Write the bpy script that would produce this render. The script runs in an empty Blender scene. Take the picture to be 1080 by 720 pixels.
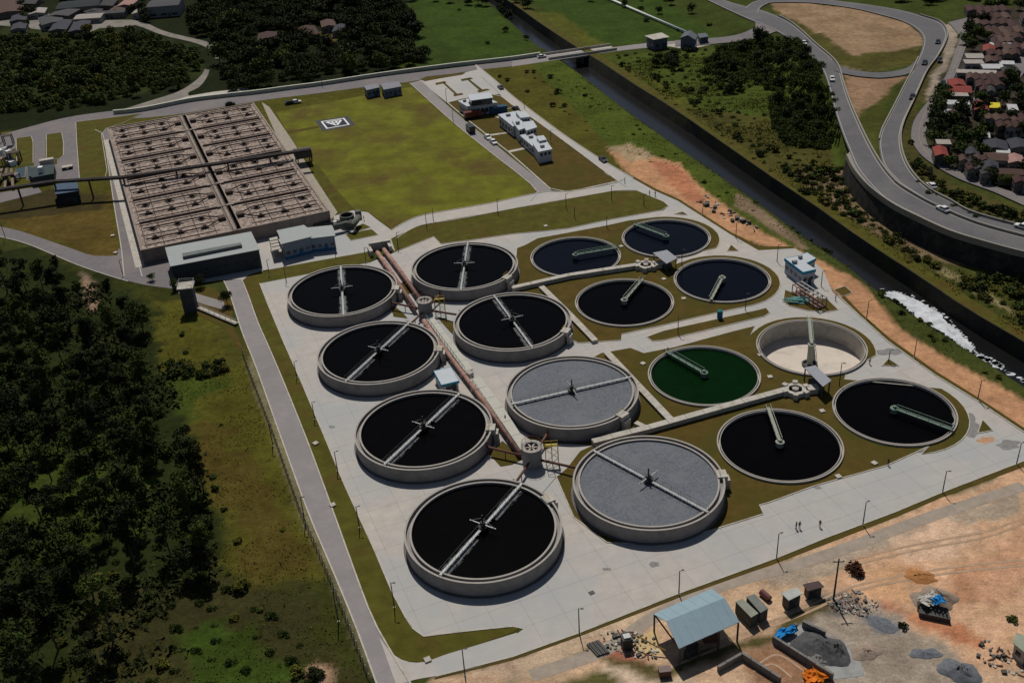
import bpy, math, random
import numpy as np
from mathutils import Vector, Matrix
from mathutils.geometry import delaunay_2d_cdt
random.seed(7); rng = np.random.default_rng(7)
SC = bpy.context.scene; COL = SC.collection
# ------------------------------------------------------------------ camera, sky, sun, exposure
FPX, PITCH, ROLL, CAMH = 1110.714, math.radians(30.7696), math.radians(-3.6379), 135.675
cam_d = bpy.data.cameras.new('camera'); cam = bpy.data.objects.new('camera', cam_d); COL.objects.link(cam); SC.camera = cam
cam_d.sensor_width = 36.0; cam_d.lens = 36.0 * FPX / 1080.0; cam_d.clip_start = 1.0; cam_d.clip_end = 20000.0
_fw = Vector((0, math.cos(PITCH), -math.sin(PITCH))); _r = Vector((1, 0, 0)); _u = _r.cross(_fw)
_c, _s = math.cos(ROLL), math.sin(ROLL)
CR = _c * _r + _s * _u; CU = -_s * _r + _c * _u; CF = _fw
_m = Matrix((CR, CU, -CF)).transposed().to_4x4(); _m.translation = Vector((0, 0, CAMH)); cam.matrix_world = _m

SUN_EL, SUN_AZ = math.radians(57), math.radians(96)     # azimuth counted from +X towards +Y (the sun stands behind the plant)
W = bpy.data.worlds.new('World'); SC.world = W; W.use_nodes = True
nt = W.node_tree; bg = nt.nodes['Background']
sky = nt.nodes.new('ShaderNodeTexSky'); sky.sky_type = 'NISHITA'; sky.sun_disc = False
sky.sun_elevation = SUN_EL; sky.sun_rotation = math.pi / 2 - SUN_AZ
nt.links.new(sky.outputs[0], bg.inputs[0]); bg.inputs[1].default_value = 0.05
sl = bpy.data.lights.new('sun', 'SUN'); sl.energy = 4.5; sl.angle = math.radians(0.53); sl.color = (1.0, 0.95, 0.87)
so = bpy.data.objects.new('sun', sl); COL.objects.link(so)
_sd = Vector((math.cos(SUN_EL) * math.cos(SUN_AZ), math.cos(SUN_EL) * math.sin(SUN_AZ), math.sin(SUN_EL)))
so.rotation_euler = _sd.to_track_quat('Z', 'Y').to_euler(); so.location = (0, 300, 200)
SC.view_settings.view_transform = 'Standard'; SC.view_settings.look = 'None'
SC.view_settings.exposure = -0.42; SC.view_settings.gamma = 1.0
try: SC.cycles.max_bounces = 4
except Exception: pass

# ------------------------------------------------------------------ survey: where a sight line of the photograph meets a level
def level(px, py, h=0.0):
    d = CF + CR * ((px - 540) / FPX) - CU * ((py - 360) / FPX)
    t = (h - CAMH) / d.z
    return (d.x * t, d.y * t)
WATER = -4.5
def _lin(pts, h):
    w = sorted([level(*p, h)[::-1] for p in pts]); return np.array([a for a, b in w]), np.array([b for a, b in w])
def _ext(Y, X, y):
    y = np.asarray(y, float); r = np.interp(y, Y, X)
    s0 = (X[3] - X[0]) / (Y[3] - Y[0]); s1 = (X[-1] - X[-4]) / (Y[-1] - Y[-4])
    return np.where(y < Y[0], X[0] + (y - Y[0]) * s0, np.where(y > Y[-1], X[-1] + (y - Y[-1]) * s1, r))
WALLTOP = [(548,9),(570,25),(608,50),(633,65),(672,91),(700,108),(727,126),(780,163),(813,186),(860,217),(900,246),(930,266),(972,293),(1007,317),(1045,341),(1080,360)]
WATERL = [(524,10),(533,18),(552,36),(570,52),(593,64),(615,81),(640,101),(665,120),(690,138),(723,161),(757,184),(788,206),(813,224),(838,243),(862,260),(895,282),(925,307),(955,327),(990,350),(1007,361),(1027,374),(1080,408)]
WATERR = [(541,10),(560,27),(590,52),(618,72),(655,96),(688,118),(720,138),(760,160),(793,182),(825,204),(860,229),(895,253),(930,277),(972,303),(1007,327),(1045,351),(1080,372)]
_WT = _lin(WALLTOP, 0); _WL = _lin(WATERL, WATER); _WR = _lin(WATERR, WATER)
def xr(y): return _ext(*_WT, y)
def xl(y): return _ext(*_WL, y)
def Hp(y): return np.interp(y, [100, 405, 470, 560, 640], [7, 7, 4.5, 1.5, .4])
R1L = [(738,0),(764,13),(785,23),(806,33),(826,44),(843,57),(860,73),(867,92),(872,112),(882,141),(893,165),(900,179),(912,194),(927,207),(945,219),(965,229),(1000,245),(1035,256),(1080,268),(1130,278)]
def levelE(px, py, add=0.0):
    h = 5.0
    for _ in range(40):
        x, y = level(px, py, h); h = .5 * h + .5 * float(Hp(y))
    h = float(Hp(y)); x, y = level(px, py, h + add); return (x, y, h)
_R1W = sorted([(levelE(*p)[1], levelE(*p)[0]) for p in R1L])
_R1Y = np.array([a for a, b in _R1W]); _R1X = np.array([b for a, b in _R1W])
def xe(y): return _ext(_R1Y, _R1X, y)
def sm(t): t = np.clip(t, 0, 1); return t * t * (3 - 2 * t)
def hnoise(x, y, s, seed=0):
    r = np.random.default_rng(seed); o = 0
    for k in range(6):
        a = r.uniform(0, 6.28); f = s * r.uniform(.6, 1.7); o = o + np.sin((x * math.cos(a) + y * math.sin(a)) * f + r.uniform(0, 6.28))
    return o / 6
_LR = _lin([(236,300),(246,325),(256,352),(270,387),(297,463),(324,540),(352,604),(375,660),(397,720),(425,790)], 0)
def terr(x, y):
    x = np.asarray(x, float); y = np.asarray(y, float)
    H = Hp(y); e = xe(y); H = H - .3 * (x > e - 3)
    wl = sm((y - 215) / 25) * sm((402 - y) / 14)
    tw = sm((x - e - .8) / 2.2); ts = sm((x - (e - 14)) / 13.5)
    h = H * (tw * wl + ts * (1 - wl))
    dr = (xr(y) + 1.6 - x) * .9; dl = (x - xl(y)) * .9
    dep = np.minimum(6.5, np.minimum((dl + 5.5) * .82, .3 + 6 * dr))
    h = h - np.where(dr > 0, np.maximum(0, dep), 0) * (y < 2000)
    wild = sm((_ext(*_LR, y) - 4 - x) / 12) * sm((262 - y) / 25)          # the rough field on the left
    h = h + wild * (.5 * hnoise(x, y, .11, 3) + .25 * hnoise(x, y, .4, 4))
    est = sm((x - xr(y) - 3) / 10) * sm((e - 16 - x) / 10) * sm((430 - y) / 20)
    h = h + est * (.5 * hnoise(x, y, .12, 5) + .3 * hnoise(x, y, .45, 6))
    return h
def G(px, py):
    h = 0.0
    for _ in range(40):
        x, y = level(px, py, h); h = .6 * h + .4 * float(terr(x, y))
    return (x, y, float(terr(x, y)))
def G0(px, py): return level(px, py, 0.0)

# ------------------------------------------------------------------ helpers
def tag(o, label=None, cat=None, group=None, kind=None):
    if label: o['label'] = label
    if cat: o['category'] = cat
    if group: o['group'] = group
    if kind: o['kind'] = kind
    return o
def link(name, me, parent=None):
    o = bpy.data.objects.new(name, me); COL.objects.link(o)
    if parent is not None: o.parent = parent
    return o
def thing(name, loc, label, cat, group=None):
    o = link(name, None); o.location = loc; o.empty_display_size = 1; return tag(o, label, cat, group)
class MB:
    def __init__(s): s.v = []; s.f = []; s.m = []
    def add(s, vs, fs, m=0):
        n = len(s.v); s.v += [tuple(v) for v in vs]; s.f += [tuple(i + n for i in f) for f in fs]; s.m += [m] * len(fs); return s
    def prism(s, poly, z0, z1, m=0, top=True):
        n = len(poly); a = sum(poly[i][0] * poly[(i + 1) % n][1] - poly[(i + 1) % n][0] * poly[i][1] for i in range(n))
        if a < 0: poly = poly[::-1]
        z0 = z0 if hasattr(z0, '__len__') else [z0] * n; z1 = z1 if hasattr(z1, '__len__') else [z1] * n
        vs = [(p[0], p[1], z) for p, z in zip(poly, z0)] + [(p[0], p[1], z) for p, z in zip(poly, z1)]
        fs = [(i, (i + 1) % n, n + (i + 1) % n, n + i) for i in range(n)]
        fs += [tuple(range(n, 2 * n)), tuple(range(n - 1, -1, -1))]
        return s.add(vs, fs, m)
    def box(s, x, y, z, sx, sy, sz, a=0.0, m=0):
        c, q = math.cos(a), math.sin(a)
        P = [(x + dx * c - dy * q, y + dx * q + dy * c) for dx, dy in ((-sx/2, -sy/2), (sx/2, -sy/2), (sx/2, sy/2), (-sx/2, sy/2))]
        return s.prism(P, z, z + sz, m)
    def beam(s, p0, p1, w, h, m=0):
        p0 = Vector(p0); p1 = Vector(p1); d = (p1 - p0).normalized()
        up = Vector((0, 0, 1)) if abs(d.z) < .95 else Vector((1, 0, 0))
        r = d.cross(up).normalized() * (w / 2); u = r.cross(d).normalized() * (h / 2)
        vs = [p + a * r + b * u for p in (p0, p1) for a, b in ((-1, -1), (1, -1), (1, 1), (-1, 1))]
        return s.add(vs, [(0, 1, 2, 3), (7, 6, 5, 4), (0, 4, 5, 1), (1, 5, 6, 2), (2, 6, 7, 3), (3, 7, 4, 0)], m)
    def tube(s, pts, r, n=8, m=0, r2=None):
        pts = [Vector(p) for p in pts]; N = len(pts); vs = []; r2 = r if r2 is None else r2
        for i, p in enumerate(pts):
            d = (pts[min(i + 1, N - 1)] - pts[max(i - 1, 0)]).normalized()
            up = Vector((0, 0, 1)) if abs(d.z) < .95 else Vector((1, 0, 0))
            a = d.cross(up).normalized(); b = a.cross(d).normalized(); q = r + (r2 - r) * i / max(1, N - 1)
            vs += [p + q * (math.cos(t * 2 * math.pi / n) * a + math.sin(t * 2 * math.pi / n) * b) for t in range(n)]
        fs = [(i * n + t, i * n + (t + 1) % n, (i + 1) * n + (t + 1) % n, (i + 1) * n + t) for i in range(N - 1) for t in range(n)]
        fs += [tuple(range(n - 1, -1, -1)), tuple(range((N - 1) * n, N * n))]
        return s.add(vs, fs, m)
    def lathe(s, prof, x=0, y=0, n=64, m=0, close=False):
        vs = [(x + r * math.cos(2 * math.pi * k / n), y + r * math.sin(2 * math.pi * k / n), z) for r, z in prof for k in range(n)]
        P = len(prof); fs = []
        for i in range(P - 1 + (1 if close else 0)):
            j = (i + 1) % P
            fs += [(i * n + k, i * n + (k + 1) % n, j * n + (k + 1) % n, j * n + k) for k in range(n)]
        return s.add(vs, fs, m)
    def disc(s, x, y, z, r, n=64, m=0):
        return s.add([(x + r * math.cos(2 * math.pi * k / n), y + r * math.sin(2 * math.pi * k / n), z) for k in range(n)], [tuple(range(n))], m)
    def mesh(s, name, mats, org=(0, 0, 0), smooth=False):
        me = bpy.data.meshes.new(name)
        me.from_pydata([(v[0] - org[0], v[1] - org[1], v[2] - org[2]) for v in s.v], [], s.f)
        for k in (mats if isinstance(mats, (list, tuple)) else [mats]): me.materials.append(k)
        me.polygons.foreach_set('material_index', s.m)
        if smooth: me.polygons.foreach_set('use_smooth', [len(f) <= 4 for f in s.f])
        me.update(); return me
    def build(s, name, mats, parent=None, smooth=False, org=None, kind=None, **kw):
        if parent is not None:
            q = parent; org = Vector((0, 0, 0))
            while q is not None: org = org + q.location; q = q.parent
        elif org is None: org = (0, 0, 0)
        o = link(name, s.mesh(name, mats, org, smooth), parent)
        if parent is None: o.location = org
        tag(o, kind=kind, **kw); return o
def lerp(a, b, t): return tuple(p + (q - p) * t for p, q in zip(a, b))
def cen(P): return (sum(p[0] for p in P) / len(P), sum(p[1] for p in P) / len(P))
def smooth_line(P, n=6):
    P = [np.array(p, float) for p in P]; out = []
    for i in range(len(P) - 1):
        a = P[max(i - 1, 0)]; b = P[i]; c = P[i + 1]; d = P[min(i + 2, len(P) - 1)]
        for k in range(n):
            t = k / n; out.append(.5 * ((2 * b) + (c - a) * t + (2 * a - 5 * b + 4 * c - d) * t * t + (3 * b - a - 3 * c + d) * t ** 3))
    out.append(P[-1]); return out
def resample(P, n):
    P = np.array(P); d = np.r_[0, np.cumsum(np.hypot(*(P[1:, :2] - P[:-1, :2]).T))]
    t = np.linspace(0, d[-1], n); return np.stack([np.interp(t, d, P[:, k]) for k in range(P.shape[1])], 1)
def round_poly(P, r):
    out = []; n = len(P)
    for i in range(n):
        a, b, c = Vector(P[i - 1]), Vector(P[i]), Vector(P[(i + 1) % n])
        u = a - b; v = c - b; q = min(r, u.length * .4, v.length * .4)
        p0 = b + u.normalized() * q; p2 = b + v.normalized() * q
        for t in (0, .25, .5, .75, 1): out.append(tuple((1 - t) ** 2 * p0 + 2 * t * (1 - t) * b + t * t * p2))
    return out
def inpoly(x, y, P):
    x = np.asarray(x); y = np.asarray(y); r = np.zeros(x.shape, bool); n = len(P)
    for i in range(n):
        x0, y0 = P[i][:2]; x1, y1 = P[(i + 1) % n][:2]
        if y0 == y1: continue
        c = ((y0 > y) != (y1 > y)) & (x < (x1 - x0) * (y - y0) / (y1 - y0) + x0); r ^= c
    return r

# ------------------------------------------------------------------ materials
MATS = {}
def mat(name, rgb, rough=.85, var=.18, scale=.6, bump=0., spec=.25, stain=None, metal=0., bscale=None, stain_scale=.12, sthr=.55):
    if name in MATS: return MATS[name]
    m = bpy.data.materials.new(name); m.use_nodes = True; t = m.node_tree; N = t.nodes; L = t.links
    b = N['Principled BSDF']; b.inputs['Roughness'].default_value = rough; b.inputs['Specular IOR Level'].default_value = spec; b.inputs['Metallic'].default_value = metal
    g = N.new('ShaderNodeNewGeometry')
    n1 = N.new('ShaderNodeTexNoise'); n1.inputs['Scale'].default_value = scale; n1.inputs['Detail'].default_value = 6; n1.inputs['Roughness'].default_value = .65
    L.new(g.outputs['Position'], n1.inputs['Vector'])
    rp = N.new('ShaderNodeValToRGB'); rp.color_ramp.elements[0].position = .3; rp.color_ramp.elements[1].position = .72
    rp.color_ramp.elements[0].color = (*[c * (1 - var) for c in rgb], 1); rp.color_ramp.elements[1].color = (*[min(1, c * (1 + var)) for c in rgb], 1)
    L.new(n1.outputs[0], rp.inputs[0]); out = rp.outputs[0]
    if stain:
        n2 = N.new('ShaderNodeTexNoise'); n2.inputs['Scale'].default_value = stain_scale; n2.inputs['Detail'].default_value = 8; n2.inputs['Roughness'].default_value = .7
        L.new(g.outputs['Position'], n2.inputs['Vector'])
        r2 = N.new('ShaderNodeValToRGB'); r2.color_ramp.elements[0].position = sthr - .07; r2.color_ramp.elements[1].position = sthr + .13
        L.new(n2.outputs[0], r2.inputs[0])
        mx = N.new('ShaderNodeMix'); mx.data_type = 'RGBA'; L.new(r2.outputs[0], mx.inputs[0]); L.new(out, mx.inputs[6]); mx.inputs[7].default_value = (*stain, 1); out = mx.outputs[2]
    L.new(out, b.inputs['Base Color'])
    if bump:
        n3 = N.new('ShaderNodeTexNoise'); n3.inputs['Scale'].default_value = bscale or scale * 4; n3.inputs['Detail'].default_value = 5
        L.new(g.outputs['Position'], n3.inputs['Vector']); bp = N.new('ShaderNodeBump'); bp.inputs['Strength'].default_value = .6; bp.inputs['Distance'].default_value = bump
        L.new(n3.outputs[0], bp.inputs['Height']); L.new(bp.outputs[0], b.inputs['Normal'])
    MATS[name] = m; return m
concrete = mat('yard_concrete', (.42,.38,.34), var=.12, scale=.35, stain=(.345,.35,.345), stain_scale=.028, sthr=.47, bump=.02)
concrete2 = mat('road_concrete', (.235,.215,.215), var=.10, scale=.4, stain=(.20,.185,.18), stain_scale=.06)
pale = mat('pale_concrete', (.43,.40,.35), var=.13, scale=.8, stain=(.30,.27,.22), stain_scale=.5)
tankc = mat('tank_concrete', (.25,.235,.225), var=.12, scale=.5, stain=(.18,.165,.155), stain_scale=.35)
rimc = mat('rim_concrete', (.33,.305,.275), var=.12, scale=.9)
asphalt = mat('highway_asphalt', (.098,.096,.102), var=.12, scale=.5, stain=(.13,.125,.125), stain_scale=.05)
asphalt2 = mat('old_asphalt', (.15,.135,.14), var=.14, scale=.5, stain=(.19,.165,.155), stain_scale=.06)
white = mat('white_paint', (.72,.72,.70), var=.06, scale=1)
roofw = mat('white_roof_sheet', (.42,.45,.48), var=.07, scale=.8, rough=.6)
roofg = mat('grey_roof_sheet', (.28,.305,.30), var=.07, scale=.7, rough=.6)
dgrey = mat('dark_grey_cladding', (.06,.068,.068), var=.1, scale=1)
wallw = mat('white_wall', (.5,.52,.55), var=.08, scale=1)
bluep = mat('blue_paint', (.03,.13,.27), var=.1, scale=1)
lblue = mat('light_blue_paint', (.05,.26,.40), var=.1, scale=1)
glass = mat('dark_glass', (.02,.03,.045), rough=.15, var=.1, spec=.5)
black = mat('black_rubber', (.015,.015,.016), var=.1)
steel = mat('galvanised_steel', (.27,.28,.28), var=.12, scale=2, rough=.5, metal=.2)
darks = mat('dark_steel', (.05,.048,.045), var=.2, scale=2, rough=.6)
pipe_m = mat('brown_pink_pipe', (.34,.20,.165), var=.18, scale=.7, stain=(.20,.10,.07), stain_scale=.5)
rust = mat('rusty_brown_steel', (.13,.06,.045), var=.25, scale=1.5)
greenb = mat('green_bridge_paint', (.135,.19,.155), var=.2, scale=1.2)
yellow = mat('yellow_paint', (.40,.30,.07), var=.2, scale=2)
lawn_m = mat('mown_lawn', (.122,.124,.013), var=.34, scale=.12, bump=.08, bscale=3, stain=(.085,.062,.016), stain_scale=.045, sthr=.52, spec=.05)
lawn_b = mat('dry_brown_lawn', (.082,.056,.013), var=.25, scale=.3, bump=.08, bscale=3, stain=(.060,.054,.010), stain_scale=.07, sthr=.5, spec=.05)
verge = mat('green_verge', (.072,.068,.011), var=.3, scale=.3, bump=.08, bscale=3, stain=(.085,.055,.014), stain_scale=.1, spec=.05)
def water_mat(name, rgb, rough=.12, bump=.0, spec=.08):
    m = mat(name, rgb, rough=rough, var=.2, scale=.3, bump=bump, bscale=1.2, spec=spec); return m
blackw = water_mat('black_sludge_water', (.0016,.0014,.0016), .12, 0, .03)
bluew = water_mat('dark_blue_water', (.0014,.0021,.0055), .12, 0, .08)
greenw = water_mat('green_algae_water', (.001,.0125,.0015), .2, 0, .03)
canalw = water_mat('canal_water', (.007,.007,.0072), .2, .03, .3)
crust = mat('grey_sludge_crust', (.125,.135,.152), var=.32, scale=2.2, bump=.08, bscale=5, stain=(.15,.16,.178), stain_scale=.2, spec=.1)
leafs = {}
def leaf_mat(name, a, b):
    m = bpy.data.materials.new(name); m.use_nodes = True; t = m.node_tree; N = t.nodes; L = t.links
    p = N['Principled BSDF']; p.inputs['Roughness'].default_value = .75; p.inputs['Specular IOR Level'].default_value = .08
    g = N.new('ShaderNodeNewGeometry'); oi = N.new('ShaderNodeObjectInfo')
    n1 = N.new('ShaderNodeTexNoise'); n1.inputs['Scale'].default_value = .35; n1.inputs['Detail'].default_value = 5; L.new(g.outputs['Position'], n1.inputs['Vector'])
    ad = N.new('ShaderNodeMath'); ad.operation = 'MULTIPLY_ADD'; L.new(oi.outputs['Random'], ad.inputs[0]); ad.inputs[1].default_value = .5; ad.inputs[2].default_value = -.25
    a2 = N.new('ShaderNodeMath'); a2.operation = 'ADD'; L.new(n1.outputs[0], a2.inputs[0]); L.new(ad.outputs[0], a2.inputs[1])
    rp = N.new('ShaderNodeValToRGB'); rp.color_ramp.elements[0].position = .3; rp.color_ramp.elements[1].position = .75
    rp.color_ramp.elements[0].color = (*a, 1); rp.color_ramp.elements[1].color = (*b, 1); L.new(a2.outputs[0], rp.inputs[0]); L.new(rp.outputs[0], p.inputs['Base Color'])
    leafs[name] = m; return m
leaf_dark = leaf_mat('dark_foliage', (.013,.018,.006), (.034,.042,.012))
leaf_mid = leaf_mat('mid_green_foliage', (.024,.040,.008), (.062,.082,.016))
leaf_oliv = leaf_mat('olive_foliage', (.045,.048,.009), (.11,.105,.016))
bark = mat('bark', (.09,.07,.055), var=.3, scale=2)

# ------------------------------------------------------------------ the ground: one sheet to the horizon
GXS = np.unique(np.r_[-4000, -2500, -1600, -1100, -800, -600, -480, -400, np.arange(-350, -130, 2.2), np.arange(-130, 130, 1.1), np.arange(130, 300, 1.8), 320, 360, 420, 520, 700, 1000, 1500, 2500, 4000])
GYS = np.unique(np.r_[-3000, -1200, -500, -200, -60, 0, 40, 70, np.arange(90, 330, 1.1), np.arange(330, 680, 2.0), 720, 780, 860, 960, 1100, 1400, 2000, 3000, 5000, 9000])
GX, GY = np.meshgrid(GXS, GYS); GZ = terr(GX, GY)
def PX(P): return [G(*p)[:2] for p in P]
YARD = [(274,299),(283,322),(298,358),(318,403),(340,455),(362,508),(377,541),(395,580),(414,625),(428,651),(436,663),(447,671),(470,668),(505,664),(540,660.5),(552,663),(545,668),(500,681),(470,690),(447,698),(452,705),(460,713),(540,692.5),(610,667.5),(715,626),(820,588),(870,567.5),(945,539.5),(994,519),(1080,486),(1090,470),(1080,456),(1030,422.5),(985,395),(936,360),(905,332),(878,308),(868,285),(852,270),(838,262),(800,264),(770,247),(715,212),(690,201),(665,187),(640,177),(632,192),(664,199),(672,201),(700,213),(705,217),(700,222),(670,227),(640,232.5),(600,241),(575,244),(540,247),(500,253),(465,257.5),(458,249.5),(417,266),(390,277),(340,286)]
YW = [G0(*p) for p in YARD]
dirtO = (.42,.225,.12); dirtT = (.46,.31,.20); dirtP = (.46,.33,.21); oliv = (.060,.058,.012); brn = (.075,.050,.016); grn = (.036,.062,.009); dkg = (.022,.030,.008); grey = (.22,.205,.185)
PAINT = [  # polygon in the photograph, colour of the soil or the sward there, how ragged its edge is (metres)
 ([(-400,-200),(1500,-200),(1500,60),(1080,140),(700,90),(640,130),(560,100),(0,190),(-400,260)], (.040,.052,.010), 4),
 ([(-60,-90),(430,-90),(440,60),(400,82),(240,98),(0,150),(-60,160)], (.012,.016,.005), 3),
 ([(0,25),(120,28),(210,50),(215,80),(150,100),(60,110),(0,90)], (.024,.031,.008), 5),
 ([(430,0),(500,0),(555,40),(565,60),(440,75),(425,40)], (.032,.052,.009), 4),
 ([(440,0),(540,12),(560,55),(480,62),(455,30)], (.036,.060,.009), 5),
 ([(560,0),(700,0),(760,40),(700,46),(610,50)], (.034,.058,.009), 4),
 ([(505,75),(560,65),(600,62),(660,115),(740,175),(800,222),(850,262),(830,258),(740,200),(680,160),(640,170),(560,110)], (.058,.078,.011), 3),
 ([(560,12),(610,48),(640,60),(720,120),(860,210),(940,262),(960,270),(900,200),(760,120),(650,55),(590,15)], (.072,.076,.012), 3),
 ([(640,60),(760,50),(880,90),(900,150),(930,230),(820,160),(700,90)], (.052,.072,.011), 4),
 ([(720,120),(800,120),(880,160),(900,215),(980,270),(1080,330),(1080,360),(930,262),(820,185)], (.062,.058,.014), 3),
 ([(840,180),(890,180),(930,235),(990,262),(1050,280),(1060,290),(980,278),(900,235),(850,205)], (.15,.105,.06), 3),
 ([(960,270),(1060,275),(1200,275),(1200,400),(1080,352),(1000,300)], (.050,.056,.012), 3),
 ([(980,275),(1000,285),(1035,303),(1080,335),(1090,345),(1040,315),(985,285)], (.22,.18,.09), 1.0),
 # interchange
 ([(812,0),(850,3),(905,10),(950,20),(975,40),(965,65),(925,76),(890,72),(860,45),(820,15)], (.24,.16,.095), 2),
 ([(812,8),(850,40),(885,70),(925,76),(965,68),(972,50),(930,55),(900,58),(870,40),(840,22)], (.065,.060,.015), 3),
 ([(888,78),(955,78),(930,110),(905,125),(895,110)], (.24,.15,.09), 2),
 ([(957,80),(935,110),(925,150),(932,185),(905,140),(905,118),(930,105)], (.055,.060,.012), 2),
 ([(985,35),(1000,30),(1000,60),(985,90),(970,110),(960,140),(975,170),(1000,190),(1080,222),(1080,240),(1020,232),(960,190),(948,150),(950,120),(975,80)], (.060,.052,.016), 2),
 ([(995,25),(1012,25),(1008,50),(990,90),(975,108),(978,92),(995,60)], (.26,.21,.165), 1.5),
 ([(1012,20),(1100,0),(1200,0),(1200,240),(1080,205),(1000,175),(975,140),(985,100),(1010,60)], (.045,.036,.028), 2),
 # plant grounds
 ([(0,140),(75,128),(130,118),(270,100),(440,82),(540,66),(560,68),(660,170),(650,200),(420,250),(250,295),(130,290),(0,240)], (.070,.066,.011), 1),
 ([(0,213),(55,204),(115,205),(127,268),(100,271),(60,255),(0,238)], (.085,.060,.014), 3),
 ([(0,205),(60,200),(110,205),(105,222),(40,228),(0,232)], (.045,.036,.013), 2),
 # left field
 ([(-120,250),(0,255),(60,268),(125,296),(200,300),(250,330),(270,390),(330,540),(400,720),(400,900),(-200,900),(-200,300)], (.034,.038,.008), 3),
 ([(160,310),(235,330),(262,380),(285,440),(320,540),(340,620),(240,600),(215,480),(180,420),(165,370)], (.070,.066,.010), 5),
 ([(180,395),(230,390),(240,405),(200,440),(175,460)], (.042,.060,.009), 5),
 ([(195,440),(240,450),(290,520),(330,610),(260,600),(215,500)], (.068,.052,.011), 5),
 ([(215,340),(255,345),(262,385),(225,385)], (.065,.062,.012), 4),
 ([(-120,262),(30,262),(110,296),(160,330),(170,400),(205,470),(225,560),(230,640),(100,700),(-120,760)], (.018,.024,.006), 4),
 ([(20,450),(100,450),(130,540),(60,590),(0,560)], (.034,.050,.008), 5),
 ([(110,520),(150,480),(165,520),(150,570)], (.034,.050,.008), 3),
 ([(80,620),(300,610),(380,720),(380,780),(60,780)], (.036,.034,.011), 5),
 ([(180,670),(280,660),(330,720),(200,740)], (.034,.056,.008), 5),
 ([(326,700),(345,700),(352,730),(325,730)], (.30,.19,.12), 1),
 ([(85,285),(100,300),(105,325),(95,330),(85,305)], (.22,.15,.10), 1),
 ([(262,372),(272,384),(330,540),(374,640),(400,705),(393,712),(360,640),(318,545),(264,395)], (.16,.14,.075), .8),
 # orange road beside the canal
 ([(640,158),(668,166),(690,165),(718,172),(735,195),(760,213),(790,235),(830,258),(861,272),(910,300),(927,320),(955,350),(993,375),(1080,420),(1300,520),(1080,458),(1030,425),(985,397),(936,362),(905,334),(875,306),(852,272),(800,258),(770,246),(715,211),(690,200),(665,186)], dirtO, .8),
 ([(690,168),(716,174),(730,192),(745,212),(735,215),(700,190)], (.36,.15,.08), 2),
 ([(640,155),(665,152),(690,165),(665,172)], (.30,.22,.13), 2),
 ([(775,203),(800,218),(835,245),(852,262),(845,262),(800,232),(775,217)], (.20,.14,.09), 1.0),
 # building site at the bottom right
 ([(452,716),(540,696),(610,671),(716,630),(821,592),(945,543),(1080,492),(1400,380),(1500,900),(300,1000)], dirtT, .8),
 ([(1080,492),(945,545),(870,580),(905,640),(960,690),(1090,700),(1400,600),(1400,380)], (.50,.31,.19), 3),
 ([(800,615),(880,580),(1000,540),(1080,512),(1080,540),(980,565),(900,590),(850,620)], (.34,.27,.20), 2),
 ([(955,600),(968,598),(987,612),(985,616),(962,613)], (.36,.15,.05), .5),
 ([(920,600),(955,598),(960,635),(935,640),(915,625)], (.50,.29,.16), 1.5),
 ([(925,630),(965,650),(1010,655),(1040,672),(1030,680),(985,668),(940,650)], (.40,.17,.09), 2),
 ([(865,640),(900,628),(940,640),(950,665),(985,680),(1010,690),(1040,740),(860,740),(835,690),(840,655)], (.30,.245,.19), 3),
 ([(940,560),(1000,545),(1040,560),(1000,590),(950,590)], (.56,.38,.26), 3),
 ([(1000,600),(1060,580),(1080,620),(1040,640),(1005,630)], (.40,.21,.12), 3),
 ([(640,700),(720,712),(760,735),(620,730)], (.52,.40,.29), 2),
 ([(1020,600),(1080,560),(1100,600),(1060,650)], (.44,.25,.15), 3),
 ([(480,702),(560,690),(600,676),(590,700),(520,714)], (.50,.36,.25), 1.5),
 ([(908,646),(925,648),(950,663),(945,670),(925,666)], (.15,.165,.18), 1),
 ([(870,625),(900,620),(915,640),(880,655),(860,645)], (.16,.14,.12), 2),
 ([(600,665),(650,645),(720,620),(700,650),(640,690),(560,715),(520,720)], (.46,.34,.23), 3),
 ([(600,690),(700,715),(780,690),(880,640),(870,632),(780,675),(700,700),(640,680)], (.085,.070,.025), 2),
 ([(625,675),(680,690),(690,697),(640,692)], (.34,.13,.09), 1),
 ([(590,712),(650,712),(660,730),(580,735)], (.085,.080,.028), 2),
 ([(785,690),(830,664),(880,715),(870,760),(800,740)], (.28,.155,.09), 2),
 ([(815,676),(848,655),(895,680),(905,712),(880,716)], (.25,.25,.245), 1),
]
cr = np.tile(np.array([.045,.054,.012]), (GX.size, 1)); fx, fy = GX.ravel(), GY.ravel()
_ns = [(hnoise(fx, fy, .25, 40 + k) + .6 * hnoise(fx, fy, .9, 50 + k)) for k in range(2)]
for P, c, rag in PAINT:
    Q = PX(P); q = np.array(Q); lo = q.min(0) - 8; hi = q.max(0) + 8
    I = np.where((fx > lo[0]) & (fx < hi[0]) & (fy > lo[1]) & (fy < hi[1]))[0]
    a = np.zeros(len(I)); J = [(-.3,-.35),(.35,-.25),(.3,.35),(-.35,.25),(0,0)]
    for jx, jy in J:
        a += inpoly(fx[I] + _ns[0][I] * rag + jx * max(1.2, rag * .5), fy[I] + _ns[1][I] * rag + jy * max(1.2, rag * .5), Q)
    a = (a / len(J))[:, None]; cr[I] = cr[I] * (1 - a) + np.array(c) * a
nx, ny = len(GXS), len(GYS)
idx = np.arange(nx * ny).reshape(ny, nx)
F = np.stack([idx[:-1, :-1], idx[:-1, 1:], idx[1:, 1:], idx[1:, :-1]], -1).reshape(-1, 4)
yin = inpoly(fx, fy, YW); F = F[~yin[F].all(1)]
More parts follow.
